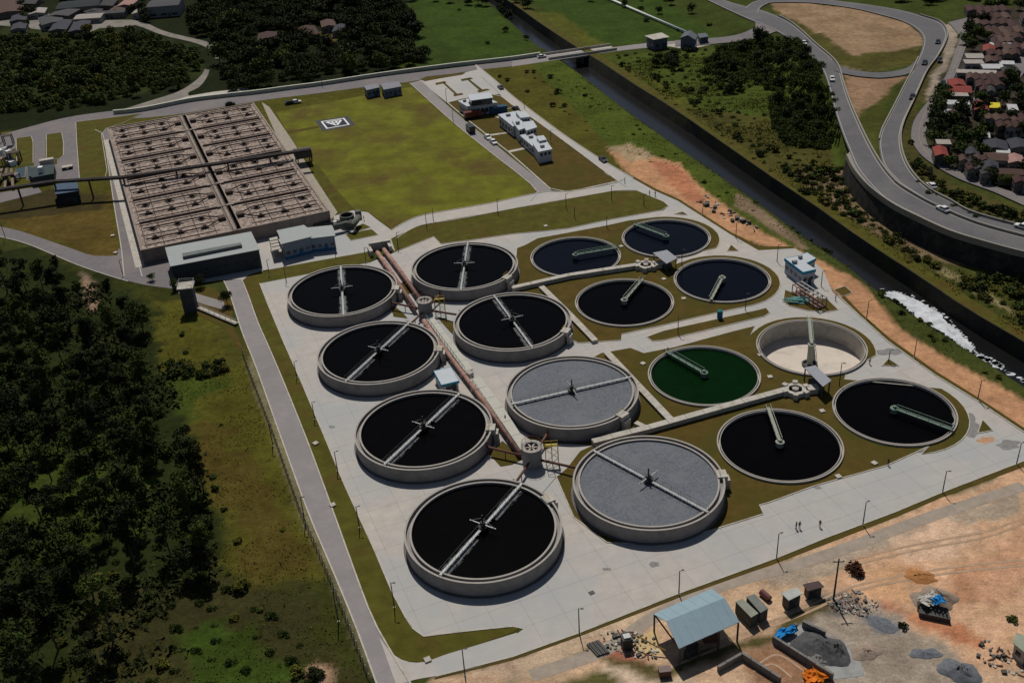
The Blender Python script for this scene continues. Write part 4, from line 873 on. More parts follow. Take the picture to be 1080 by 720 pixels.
# helipad with border, triangle and letter
Hc = [level(*p, 0) for p in [(338.3,128.5),(363,124.7),(369,131.8),(344.3,136.2)]]; Hc = ccw(Hc)
hp = thing('helipad', (*cen(Hc), 0), 'small square dark blue helipad with white border and marking on the lawn', 'helipad')
def q_(u, v):
    a = lerp(Hc[0], Hc[1], u); b_ = lerp(Hc[3], Hc[2], u); return lerp(a, b_, v)
navy = mat('navy_paint', (.018,.022,.045), var=.15)
MB().prism([q_(-.2,-.2), q_(1.2,-.2), q_(1.2,1.2), q_(-.2,1.2)], .02, .06).build('apron', mat('dark_apron', (.045,.045,.05)), hp)
MB().prism([q_(0,0), q_(1,0), q_(1,1), q_(0,1)], .03, .09).build('pad', navy, hp)
B = MB()
for (a, b_, c_, d) in ((0,1,0,.07),(0,1,.93,1),(0,.07,.07,.93),(.93,1,.07,.93)): B.add([(*q_(u, v), .105) for u, v in ((a,c_),(b_,c_),(b_,d),(a,d))], [(0,1,2,3)])
B.build('border', white, hp)
def line2(B, p, q, w=.045):
    p = Vector(p); q = Vector(q); d = (q - p).normalized(); n_ = Vector((-d.y, d.x)) * w; B.add([(*q_(*(p + n_)), .105), (*q_(*(p - n_)), .105), (*q_(*(q - n_)), .105), (*q_(*(q + n_)), .105)], [(0,1,2,3)])
B = MB(); line2(B, (.18,.8), (.5,.2)); line2(B, (.5,.2), (.82,.8)); line2(B, (.82,.81), (.18,.81)); B.build('triangle_mark', white, hp)
B = MB(); line2(B, (.42,.42), (.42,.72)); line2(B, (.58,.42), (.58,.72)); line2(B, (.44,.57), (.56,.57)); B.build('letter_mark', white, hp)
sheet('helipad_path', [G0(*p) for p in [(300,139),(336,133),(337,135),(301,141.5)]], .04, lawn_b)

# ------------------------------------------------------------------ laboratory and office buildings
t = building('office_building', RQ([(484,106.5),(508,101),(524,108),(493,112)], 4.2), 4.2, 'long white flat-roofed office with a raised glazed upper floor beside the car park', fh=.4, fascia=wallw, nw=7, rows=((.8, 2.6),), winm=glass, win_t=.75)
q = ccw(RQ([(494,100.5),(516,98),(519,103),(497,106)], 6.6)); MB().prism(q, 4.2, 6.4).build('upper_floor', glass, t); MB().prism(grow(q, .5), 6.4, 6.65).build('roof', roofw, t)
def cluster(name, parts, label):
    P0 = ccw(RQ(parts[0][0], parts[0][1])); t = building(name, P0, parts[0][1], label, nw=5, rows=((1.0, 2.4),), winm=glass, win_t=.6, fascia=wallw)
    for P, h in parts[1:]:
        P = ccw(RQ(P, h)); MB().prism(P, 0, h - .15).build('wing', wallw, t); MB().prism(grow(P, .3), h - .15, h).build('roof', roofw, t)
        i = min(range(len(P)), key=lambda k: P[k][1] + P[(k + 1) % len(P)][1])
        for k in range(3): B = MB(); panel(B, P, i, .12 + k * .3, .3 + k * .3, h - 1.9, h - .8, .05); B.build('window', glass, t)
    return t
cluster('laboratory', [([(526,121),(547,117),(561,128),(541,133)], 4.2), ([(544,117.5),(554,118),(559,123),(549,124)], 5.6), ([(551,130),(562,127.5),(566,134),(555,137.5)], 5.0), ([(540,127),(548,125),(556,134),(547,137)], 4.8)], 'grey white laboratory block of stepped flat roofs with dark openings')
cluster('workshop_block', [([(549,143),(561,140.5),(572,150),(563,155)], 3.4), ([(562,151),(576,148.5),(582,157),(568,160)], 4.4), ([(566,144),(573,143),(576,147),(569,148.5)], 5.2)], 'pale stepped workshop block with blue-grey roofs, nearest of the lab buildings')
for k, (P, l_) in enumerate([([(384,90.5),(397,88.5),(400,92),(387,95)], 'smaller blue-walled guard lodge by the white boundary wall'), ([(402,88.5),(420,86),(423,91),(405,94.5)], 'larger blue-walled guard lodge by the white boundary wall')]):
    building('guard_lodge', RQ(P, 3.6), 3.6, l_, cat='lodge', wm=mat('blue_grey_wall', (.12,.17,.25)), rm=mat('lilac_roof', (.20,.20,.23)), nw=3 + k, rows=((1.2, 2.2),))
building('gate_house', RQ([(682,38),(697,35),(704,39),(690,41.5)], 5), 5.0, 'tall gate house with a pale flat roof at the right end of the canal bridge', cat='gate house', wm=mat('slate_wall', (.12,.13,.17)), rm=pale, nw=2, rows=((1.2, 2.4),), over=1.0)
building('pump_house', RQ([(718,40),(722,34),(735,38),(733,42)], 5), 5.0, 'blue-grey pitched pump house at the end of the long white pipe', cat='pump house', wm=mat('slate_wall', (.12,.13,.17)), rm=mat('slate_roof', (.10,.11,.13)), nw=2, rows=((1.2, 2.2),), gable=0, slope=1.6)
building('pump_house', RQ([(736,36),(744,35),(747,38.5),(738,40)], 3), 3.0, 'low dark shed right of the pitched pump house', cat='shed', wm=mat('slate_wall', (.12,.13,.17)), rm=mat('slate_roof', (.10,.11,.13)), nw=1, rows=((1.2, 2.2),))
t = thing('long_white_pipe', (*G0(724,36), 0), 'long straight white pipe crossing the green field to the pump house', 'pipe')
a = L3(636,-4,1.0); b_ = L3(724,34,1.0); MB().tube([a, b_], .55, 10).build('pipe', white, t, smooth=True)
for k in range(9): q = lerp(a, b_, k / 8.5); MB().box(q[0], q[1], 0, 1, 1, .6).build('pipe_saddle', pale, t)
sheet('gate_apron', [G0(*p) for p in [(700,48),(716,46),(735,45),(757,46),(738,50),(724,52),(710,50)]], .07, pale)
# boundary wall
WP = [(120,120.5),(152,117),(200,107.5),(235,103),(270,99.2),(305,94.5),(340,90),(400,80.8),(470,71.5),(500,68),(540,63.5),(570,59)]
t = thing('boundary_wall', (*G0(270,99), 0), 'long low white boundary wall along the far side of the plant road', 'wall')
B = MB(); rail(B, smooth_line([(*G0(*p), 0) for p in WP], 4), .3, 1.5); B.build('wall_panel', mat('white_boundary_wall', (.42,.42,.34), var=.1), t); B = MB(); rail(B, smooth_line([(*G0(*p), 1.5) for p in WP], 4), .8, .2); B.build('coping', mat('bright_coping', (.55,.56,.46), var=.08), t)
# canal bridge
t = thing('canal_bridge', (*G0(610,57), 0), 'plain concrete road bridge across the dark canal', 'bridge')
A_ = Vector(G0(578,63)); B_ = Vector(G0(650,52.5)); d = (B_ - A_).normalized(); nrm = Vector((-d.y, d.x))
MB().prism([tuple(A_ - nrm * .8), tuple(B_ - nrm * .8), tuple(B_ + nrm * 7.6), tuple(A_ + nrm * 7.6)], -1.1, .02).build('deck', pale, t)
for o_ in (-.8, 7.4): B = MB(); rail(B, [(*(A_ + nrm * o_), .1), (*(B_ + nrm * o_), .1)], .3, 1.0); B.build('parapet', pale, t)
Mm = (A_ + B_) / 2 + nrm * 3.4; MB().box(Mm.x, Mm.y, -5.5, 1.2, 7.5, 4.5, math.atan2(d.y, d.x)).build('pier', bdark, t)
for f in (0.02, .98): q = A_ + (B_ - A_) * f + nrm * 3.4; MB().box(q.x, q.y, -5, 1.0, 8, 4, math.atan2(d.y, d.x)).build('abutment', pale, t)

# ------------------------------------------------------------------ highway, ramps, retaining wall
def E3(P, dz): out = []; [out.append((lambda q: (q[0], q[1], q[2] + dz))(levelE(*p))) for p in P]; return out
R1A = [(745,0),(770,12),(790,21),(812,30),(832,41),(849,54),(866,72),(874,92),(879,112),(888,140),(896,160),(905,180),(927,205),(945,217),(965,227),(1000,243),(1035,254),(1080,266),(1140,278)]
R1B = [(757,-2),(775,4),(795,9),(812,14),(835,25),(860,47),(882,67),(890,90),(897,110),(908,135),(918,155),(930,175),(942,190),(950,197),(968,208),(985,217),(1027,235),(1080,250),(1140,264)]
R2A = [(800,14),(802,9),(808,5),(816,3),(850,3),(880,6),(905,10),(925,15),(950,22),(965,30),(973,40),(972,52),(968,62),(962,75),(953,92),(944,110),(935,127),(929,140),(927,155),(932,175),(945,190),(952,196),(970,207),(987,216),(1029,234),(1082,249),(1140,262)]
R2B = [(785,9),(793,3),(803,0),(815,-2),(860,-1),(890,2),(920,6),(950,11),(975,18),(992,24),(999,34),(997,45),(989,60),(978,75),(970,92),(962,110),(954,127),(950,142),(951,158),(957,175),(968,190),(982,202),(1003,213),(1025,225),(1080,240),(1140,252)]
R3A = [(1000,24),(1009,34),(1012,42),(1007,55),(1000,75),(990,92),(978,108),(970,118),(963,130),(961,145),(965,155),(972,164),(982,172),(998,182),(1014,190),(1030,196),(1049,203),(1080,217),(1140,244)]
R3B = [(1024,18),(1025,28),(1022,38),(1018,52),(1008,78),(1000,92),(990,105),(984,117),(979,130),(976,142),(978,152),(984,161),(990,167),(1003,176),(1018,183),(1035,191),(1053,198),(1080,207),(1140,232)]
o, a1, b1 = strip('highway', E3(R1A, .10), E3(R1B, .10), asphalt, n=110)
o, a2, b2 = strip('highway', E3(R2A, .12), E3(R2B, .12), asphalt, n=130)
def T3(P, dz): return [(lambda q: (q[0], q[1], q[2] + dz))(G(*p)) for p in P]
strip('gate_road', T3([(712,43.5),(735,42),(757,40.5),(775,38),(790,33),(797,27),(793,21)], .35), T3([(712,49.5),(737,48.5),(760,46.5),(785,44),(806,39),(820,34),(832,38)], .35), asphalt2, n=40)
strip('link_road', E3([(876,62),(884,68),(892,72),(905,75),(925,77),(945,75),(958,71),(968,62)], .14), E3([(880,75),(890,78),(900,80),(912,81.5),(928,82.5),(945,81),(957,78.5),(966,73)], .14), asphalt, n=40)
o, a3, b3 = strip('local_road', E3(R3A, .10), E3(R3B, .10), asphalt2, n=90)
strip('settlement_street', E3([(1016,120),(1018,108),(1032,100),(1052,88),(1068,75),(1074,55),(1085,40)], .1), E3([(1027,121),(1030,112),(1042,106),(1062,93),(1078,80),(1088,60),(1100,45)], .1), asphalt2, n=30)
linem = mat('road_marking', (.36,.35,.32), var=.1, scale=2); ylm = mat('yellow_marking', (.26,.21,.08), var=.1, scale=2); barr = mat('barrier_concrete', (.24,.22,.19), var=.15, scale=1.5)
def offl(a, b_, f, dz): return [tuple(p + (q - p) * f + np.array([0, 0, dz])) for p, q in zip(a, b_)]
def mark(P, w, m, nm='road_marking'): B = MB(); rail(B, P, w, .006); B.build(nm, m, kind='structure')
mark(offl(a1, b1, .08, .005), .22, linem); mark(offl(a1, b1, .92, .005), .2, linem); mark(offl(a2, b2, .08, .005), .2, linem); mark(offl(a2, b2, .92, .005), .2, linem)
mark(offl(a3, b3, .5, .005), .18, ylm)
t = thing('crash_barrier', tuple(b1[60]), 'low concrete barrier between the two highway carriageways', 'barrier'); B = MB(); rail(B, [tuple(p) for p in b1[18:]], .5, .75); B.build('barrier_wall', barr, t)
t = thing('crash_barrier', tuple(b2[60]), 'low concrete barrier on the far edge of the upper carriageway', 'barrier'); B = MB(); rail(B, [tuple(p) for p in b2[38:]], .45, .7); B.build('barrier_wall', barr, t)
t = thing('crash_barrier', tuple(a2[60]), 'low concrete barrier round the inner edge of the big ramp curve', 'barrier'); B = MB(); rail(B, [tuple(p) for p in a2[60:96]], .45, .5); B.build('barrier_wall', barr, t)
sh = resample(smooth_line(E3(R1L[10:], 0)), 70); ra = resample(smooth_line(E3(R1A[10:], 0)), 70)
B = MB(); B.add([(p[0], p[1], p[2] + .08) for p in sh] + [(p[0], p[1], p[2] + .08) for p in ra], [(i, i + 1, 71 + i, 70 + i) for i in range(69)]); o = B.build('highway_shoulder', barr, kind='structure')
rt = thing('retaining_wall', (sh[20][0], sh[20][1], 0), 'tall dark curved retaining wall carrying the highway above the canal bank', 'retaining wall')
dstone = mat('dark_retaining_stone', (.022,.021,.02), var=.3, scale=.6, stain=(.06,.055,.046), stain_scale=.3, bump=.1)
nrm_ = []; 
for i in range(70):
    d = sh[min(i + 1, 69)] - sh[max(i - 1, 0)]; v_ = np.array([d[1], -d[0]]); v_ /= np.hypot(*v_); nrm_.append(v_ if v_[0] < 0 or v_[1] < 0 else -v_)
zb = [-1.0] * 70
B = MB(); B.add([(p[0] + v_[0] * 1.0, p[1] + v_[1] * 1.0, z) for p, v_, z in zip(sh, nrm_, zb)] + [(p[0], p[1], p[2] - .6) for p in sh], [(i, i + 1, 71 + i, 70 + i) for i in range(69)]); B.build('wall_face', dstone, rt)
B = MB(); rail(B, [(p[0], p[1], p[2] - .9) for p in sh], .5, 1.8); B.build('parapet', barr, rt)

# ------------------------------------------------------------------ foliage
def crown_mesh(name, n, R, H, K, leaf, seed, m, low=.0, tall=False):
    r = np.random.default_rng(seed)
    cc = r.normal(size=(K, 3)); cc /= np.linalg.norm(cc, axis=1)[:, None]; cc *= (r.uniform(.15, .72, K) ** .8)[:, None]
    cc *= np.array([R, R, H / 2]); 
    cr_ = r.uniform(.30, .52, K) * R * (1.1 if not tall else .9)
    w = r.integers(0, K, n); d = r.normal(size=(n, 3)); d /= np.linalg.norm(d, axis=1)[:, None]; d[:, 2] = np.where(d[:, 2] < -.4, -d[:, 2], d[:, 2])
    p = cc[w] + d * (cr_[w] * r.uniform(.72, 1.08, n))[:, None]; p[:, 2] += H / 2
    p = p[p[:, 2] > -.05 * H]; n = len(p); d = d[:n]
    q = r.normal(size=(n, 3)) * .75 + d; q /= np.linalg.norm(q, axis=1)[:, None]
    a = np.cross(q, r.normal(size=(n, 3))); a /= np.linalg.norm(a, axis=1)[:, None]; b_ = np.cross(q, a)
    s1 = leaf * r.uniform(.6, 1.3, n)[:, None]; s2 = leaf * r.uniform(.35, .8, n)[:, None]
    v = np.stack([p - a * s1, p - b_ * s2, p + a * s1, p + b_ * s2], 1).reshape(-1, 3); v[:, 2] += low
    f = np.arange(4 * n).reshape(-1, 4); me = bpy.data.meshes.new(name)
    me.vertices.add(4 * n); me.vertices.foreach_set('co', v.ravel().astype(np.float32)); me.loops.add(4 * n); me.loops.foreach_set('vertex_index', f.ravel().astype(np.int32))
    me.polygons.add(n); me.polygons.foreach_set('loop_start', np.arange(0, 4 * n, 4, dtype=np.int32)); me.polygons.foreach_set('loop_total', np.full(n, 4, dtype=np.int32)); me.update(calc_edges=True); me.materials.append(m)
    return me
def trunk_mesh(h, r, seed, limbs=4, top=.9):
    rd = random.Random(seed); B = MB(); pts = [(0, 0, -.4)]; x = y = 0
    for k in range(1, 6): x += rd.uniform(-.12, .12) * h * .12; y += rd.uniform(-.12, .12) * h * .12; pts.append((x, y, h * top * k / 5))
    B.tube(pts, r, 7, r2=r * .3)
    for k in range(limbs):
        i = rd.choice([2, 3, 4]); a = rd.uniform(0, 6.28); l_ = h * rd.uniform(.16, .28); p = pts[i]; B.tube([p, (p[0] + l_ * .6 * math.cos(a), p[1] + l_ * .6 * math.sin(a), p[2] + l_ * .45), (p[0] + l_ * math.cos(a), p[1] + l_ * math.sin(a), p[2] + l_)], r * .4, 5, r2=r * .12)
    return B.mesh('trunk', bark)
def kindset(name, R, H, low, n, leaf, mats_, K=11, th=None, seeds=(1, 2, 3), tall=False):
    out = []
    for sd_ in seeds:
        for m in mats_: out.append((crown_mesh(name, n, R, H, K, leaf, sd_ * 7 + 1, m, low, tall), trunk_mesh(th or (low + H * .75), .22 if not tall else .2, sd_)))
    return out
NEAR_TALL = kindset('crown', 2.7, 10.5, 3.6, 2200, .25, [leaf_dark, leaf_dark, leaf_mid], K=14, tall=True, th=12)
NEAR_BROAD = kindset('crown', 4.2, 6.0, 1.8, 2200, .30, [leaf_dark, leaf_mid], K=13)
FAR_BROAD = kindset('crown', 4.8, 6.6, 1.2, 620, .62, [leaf_dark, leaf_dark, leaf_mid], K=10)
FAR_MID = kindset('crown', 4.6, 6.4, 1.2, 560, .62, [leaf_mid, leaf_oliv, leaf_dark], K=10)
BUSH = [crown_mesh('shrub', 260, 1.7, 2.1, 7, .36, 60 + k, m, 0) for k in range(2) for m in (leaf_mid, leaf_dark, leaf_oliv)]
leaf_red = leaf_mat('reddish_foliage', (.045,.018,.010), (.10,.045,.022)); BUSH.append(crown_mesh('shrub', 420, 1.7, 2.1, 8, .3, 91, leaf_red, 0))
def scatter(P, n, mind, fn=G, tries=40, placed=None):
    Q = [fn(*p)[:2] for p in P]; q = np.array(Q); lo, hi = q.min(0), q.max(0); out = []; ex = placed if placed is not None else []
    for _ in range(n * tries):
        if len(out) >= n: break
        x, y = random.uniform(lo[0], hi[0]), random.uniform(lo[1], hi[1])
        if not inpoly(np.array([x]), np.array([y]), Q)[0]: continue
        if any((x - a) ** 2 + (y - b_) ** 2 < mind * mind for a, b_ in ex): continue
        ex.append((x, y)); out.append((x, y))
    return out
def tree(x, y, variants, s_, label, group, name='tree', cat='tree', k=None, sz=None):
    c, tr = variants[k if k is not None else random.randrange(len(variants))]
    o = thing(name, (x, y, float(terr(x, y))), label, cat, group); o.scale = (s_, s_, sz or s_ * random.uniform(.85, 1.15)); o.rotation_euler[2] = random.uniform(0, 6.28)
    link('trunk', tr, o); link('crown', c, o); return o
def bush(x, y, s_, label, group, k=None):
    o = link('shrub', BUSH[k if k is not None else random.randrange(6)]); o.location = (x, y, float(terr(x, y)) - .15); o.scale = (s_, s_, s_ * random.uniform(.6, .95)); o.rotation_euler[2] = random.uniform(0, 6.28)
    return tag(o, label, 'shrub', group)
PL = []
# left grove (feet of the trees; crowns reach some 60 px above them)
for P, n_, md in (([(-60,300),(60,310),(115,340),(150,385),(172,430),(165,470),(110,470),(-60,440)], 50, 5.2), ([(-60,440),(90,455),(165,455),(205,510),(222,560),(215,620),(150,625),(60,600),(-60,580)], 34, 5.4), ([(-60,580),(40,600),(110,625),(150,650),(120,720),(-60,800)], 20, 5.5)):
    for (x, y) in scatter(P, n_, md, placed=PL):
        pt_ = 'upper' if n_ == 50 else ('middle' if n_ == 34 else 'lowest')
        if random.random() < .72: kk_ = random.randrange(len(NEAR_TALL)); tree(x, y, NEAR_TALL, random.uniform(.8, 1.15), 'tall slender %s tree in the %s part of the left grove' % ('mid-green' if kk_ % 3 == 2 else 'dark', pt_), 'trees of the dark left grove', 'tall_tree', k=kk_)
        else: tree(x, y, NEAR_BROAD, random.uniform(.65, 1.0), 'low spreading tree in the %s part of the left grove' % pt_, 'low trees of the left grove')
for (px, py, s_, v, lb) in [(62,293,.62,0,'lone dark tree overlapping the curved road at the upper left'),(85,318,.6,2,'thin tall tree just below the bend of the curved road'),(118,322,.6,1,'thin dark tree between the bend and the broad tree by the corner'),(152,352,1.0,3,'broad leafy tree at the road corner left of the warehouse'),(137,345,.9,1,'tall tree touching the broad tree at the road corner'),(186,306,.42,3,'small round tree left of the pump tower'),(212,303,.45,4,'small round tree right of the pump tower'),(240,322,.5,0,'small tree beside the left road near the footbridge'),(161,296,.34,1,'very small sparse tree on the paved corner left of the warehouse'),(222,600,.95,2,'leaning dark tree at the lower right edge of the left grove'),(205,560,1.0,5,'tall tree at the right edge of the left grove'),(215,520,.9,3,'dark tree at the right bulge of the left grove')]:
    x, y, _ = G(px, py); S_ = NEAR_BROAD if ('round' in lb or 'broad leafy' in lb or 'small' in lb) else NEAR_TALL; tree(x, y, S_, s_, lb, None, k=v % len(S_))
for P, n_, s0, g_, l_ in [([(178,385),(236,385),(240,396),(205,400),(180,398)], 20, .8, 'shrubs of the hedge clump in the left field', 'dark shrub of the low clump in the middle of the left field'),
    ([(60,600),(230,600),(340,700),(330,740),(60,740)], 14, .8, 'shrubs at the bottom of the left field', 'small dark shrub in the dim bottom left field'),
    ([(100,330),(180,340),(230,380),(250,470),(300,560),(240,580),(200,480),(150,400)], 12, .5, 'scattered shrubs in the left field', 'small shrub scattered on the rough left field'),
    ([(500,85),(600,70),(720,165),(800,225),(840,250),(720,185),(640,150)], 12, .8, 'shrubs between plant and canal', 'green shrub on the strip between the plant and the canal'),
    ([(640,62),(700,95),(800,165),(900,232),(1000,300),(1080,350),(1080,335),(960,262),(830,165),(720,90)], 34, .9, 'shrubs along the far canal bank', 'olive shrub growing along the far canal bank'),
    ([(820,170),(890,175),(900,225),(980,270),(1000,290),(900,250),(830,200)], 30, 1.0, 'shrubs below the retaining wall', 'leafy shrub on the slope below the highway retaining wall'),
    ([(1000,290),(1080,275),(1090,330),(1040,320)], 18, .9, 'shrubs on the mound right of the canal', 'shrub on the green mound at the right edge'),
    ([(640,52),(760,52),(860,90),(890,150),(800,130),(700,85)], 14, .9, 'shrubs in the meadow behind the canal', 'green shrub in the meadow between canal and highway'),
    ([(960,150),(975,175),(1005,198),(1080,228),(1080,236),(1000,210),(965,182)], 28, .95, 'shrubs between highway and local road', 'dark shrub on the strip between highway and local road'),
    ([(440,0),(700,-5),(760,30),(640,45),(480,60)], 12, .9, 'shrubs in the far green fields', 'green shrub in the far field beyond the boundary wall'),
    ([(905,292),(930,316),(985,362),(1060,410),(1064,404),(990,354),(930,306)], 18, .5, 'shrubs on the near canal bank', 'low shrub on the near canal bank beside the foam'),
    ([(780,212),(840,250),(900,288),(896,282),(840,243),(785,206)], 12, .55, 'shrubs along the near canal bank upstream', 'low shrub on the near bank behind the control building')]:
    for (x, y) in scatter(P, n_, 1.6): bush(x, y, s0 * random.uniform(.6, 1.35), l_, g_)
# woods behind the boundary wall: singles first, the rest of the mass as stuff
PF = []
FP1 = [(215,60),(240,96),(300,90),(400,77),(450,66),(440,52),(440,5),(420,-30),(230,-30),(200,20)]
FP2 = [(-40,44),(40,40),(100,34),(135,32),(222,64),(214,78),(190,95),(120,110),(0,134),(-60,134)]
FP4 = [(-30,34),(10,30),(40,36),(60,34),(100,32),(100,44),(-30,44)]
FP3 = [(20,12),(120,10),(150,-20),(0,-30)]
def clear(x, y):
    for P in CLR:
        if inpoly(np.array([x]), np.array([y]), P)[0]: return False
    return True
CLR = [PX(P) for P in ([(328,28),(362,28),(362,48),(330,48)],[(130,20),(226,42),(234,64),(206,98),(188,98),(216,66),(206,52),(134,34)],[(266,36),(290,32),(290,52),(268,52)],[(-20,14),(25,8),(150,8),(130,36),(60,40),(-20,36)],[(-40,120),(60,118),(200,92),(260,92),(150,116),(0,142)])]
for P, n_, md, lb, g_ in ((FP1, 118, 6.6, 'dark rounded tree in the thick wood behind the long white wall', 'trees of the wood behind the wall'), (FP2, 48, 6.6, 'rounded tree in the mixed thicket at the upper left', 'trees of the upper left thicket')):
    for (x, y) in scatter(P, n_, md, placed=PF):
        if clear(x, y): tree(x, y, FAR_BROAD if 'wood' in lb else FAR_MID, random.uniform(.6, 1.15) * (1 if 'wood' in lb else .85), lb, g_)
def mass(name, P, n_, md, smin, smax, label, cat, variants):
    vs = []; ms = {}
    for (x, y) in scatter(P, n_, md, tries=12, placed=PF):
        if not clear(x, y): continue
        c, _ = random.choice(variants); n4 = len(c.vertices); co = np.empty(n4 * 3, np.float32); c.vertices.foreach_get('co', co); co = co.reshape(-1, 3) * random.uniform(smin, smax); co = co + np.array([x, y, float(terr(x, y)) - 1.2]); vs.append(co)
    v = np.concatenate(vs).astype(np.float32); n = len(v) // 4; me = bpy.data.meshes.new(name); me.vertices.add(4 * n); me.vertices.foreach_set('co', v.ravel()); me.loops.add(4 * n); me.loops.foreach_set('vertex_index', np.arange(4 * n, dtype=np.int32))
    me.polygons.add(n); me.polygons.foreach_set('loop_start', np.arange(0, 4 * n, 4, dtype=np.int32)); me.polygons.foreach_set('loop_total', np.full(n, 4, dtype=np.int32)); me.update(calc_edges=True); me.materials.append(leaf_dark if 'wood' in name else leaf_mid)
    return tag(link(name, me), label, cat, None, 'stuff')
mass('woodland', FP1, 480, 3.0, .55, .9, 'undergrowth and mass of dark wood behind the white wall', 'woodland', FAR_BROAD)
mass('thicket', FP2, 420, 2.6, .4, .75, 'mass of green thicket in the upper left corner', 'thicket', FAR_MID)
mass('bush_mass', [(70,55),(140,40),(205,60),(205,78),(150,92),(100,98),(70,85)], 90, 3.4, .4, .6, 'yellowish green bushes in the upper left thicket', 'bushes', FAR_MID)
bpy.data.objects['bush_mass'].data.materials[0] = leaf_oliv  # olive foliage, the yellow-green colour of these bushes themselves
for P, n_, md, lb, g_, s0 in (([(770,52),(800,42),(845,50),(862,76),(858,92),(820,94),(790,84)], 16, 6.0, 'dense green tree of the rounded upper clump left of the ramp', 'trees of the upper clump beside the ramp', .62), ([(818,108),(868,100),(882,120),(884,140),(862,154),(832,148)], 14, 6.0, 'dense green tree of the rounded lower clump left of the ramp', 'trees of the lower clump beside the ramp', .55), ([(686,58),(712,62),(714,75),(690,72)], 7, 3, 'dark tree of the small clump below the gate house', 'trees below the gate house', .6), ([(745,68),(780,60),(785,95),(760,102),(742,90)], 12, 4.2, 'dark tree in front of the wood left of the ramp', 'trees before the ramp wood', .6), ([(440,2),(540,-10),(560,12),(525,16),(500,6)], 18, 5, 'dark tree at the far end of the canal', 'trees at the far end of the canal', .7), ([(560,-10),(760,-10),(740,12),(700,20),(640,6)], 12, 9, 'bushy tree in the far green field', 'trees of the far field', .5)):
    for (x, y) in scatter(P, n_, md):
        tree(x, y, FAR_BROAD, s0 * random.uniform(.7, 1.15), lb, g_)
def tuft_field(name, P, n_, h, m, label):
    Q = PX(P); q = np.array(Q); lo, hi = q.min(0), q.max(0); x = rng.uniform(lo[0], hi[0], n_ * 3); y = rng.uniform(lo[1], hi[1], n_ * 3)
    k = inpoly(x, y, Q) & ((hnoise(x, y, .2, 77) + .5 * hnoise(x, y, .7, 78) + rng.uniform(-.3, .3, len(x))) > 0); x, y = x[k][:n_], y[k][:n_]; z = terr(x, y) - .05; n = len(x)
    a = rng.uniform(0, 6.28, n); w = rng.uniform(.25, .75, n) * h; hh = rng.uniform(.5, 1.3, n) * h; tl = rng.uniform(-1.5, 1.5, (n, 2)) * hh[:, None]
    v = np.stack([np.stack([x - np.cos(a) * w, y - np.sin(a) * w, z], 1), np.stack([x + np.cos(a) * w, y + np.sin(a) * w, z], 1), np.stack([x + tl[:, 0] + np.cos(a) * w * .5, y + tl[:, 1] + np.sin(a) * w * .5, z + hh], 1), np.stack([x + tl[:, 0] - np.cos(a) * w * .5, y + tl[:, 1] - np.sin(a) * w * .5, z + hh * .9], 1)], 1).reshape(-1, 3)
    me = bpy.data.meshes.new(name); me.vertices.add(4 * n); me.vertices.foreach_set('co', v.ravel().astype(np.float32)); me.loops.add(4 * n); me.loops.foreach_set('vertex_index', np.arange(4 * n, dtype=np.int32))
    me.polygons.add(n); me.polygons.foreach_set('loop_start', np.arange(0, 4 * n, 4, dtype=np.int32)); me.polygons.foreach_set('loop_total', np.full(n, 4, dtype=np.int32)); me.update(calc_edges=True); me.materials.append(m)
    tag(link(name, me), label, 'grass', None, 'stuff')
tuft_field('rough_grass', [(-100,262),(60,285),(125,305),(185,325),(235,350),(258,390),(320,560),(388,712),(376,800),(-150,800)], 34000, .26, leaf_oliv, 'rough grass tufts of the left field')
tuft_field('undergrowth', [(-100,290),(110,300),(170,380),(215,480),(230,600),(200,700),(-100,760)], 20000, .7, leaf_dark, 'dark undergrowth beneath the left grove')
tuft_field('bank_grass', [(650,62),(700,102),(800,172),(900,243),(1080,358),(1085,300),(1030,292),(985,272),(935,246),(885,200),(865,120),(850,85),(800,60)], 26000, .4, leaf_oliv, 'rough grass on both canal banks')
tuft_field('bank_grass', [(560,75),(660,160),(735,190),(850,262),(910,300),(955,350),(1080,420),(1080,408),(930,306),(845,245),(760,184),(640,100),(590,66)], 12000, .3, leaf_mid, 'green grass tufts on the near canal bank')

# the hillside wood beyond the ramp, one mass
mass('far_woodland', [(560,-60),(1200,-60),(1200,-8),(1080,8),(1000,10),(900,-5),(780,-9),(560,-12)], 150, 6, .7, 1.2, 'dark wood on the far side of the interchange', 'woodland', FAR_BROAD)

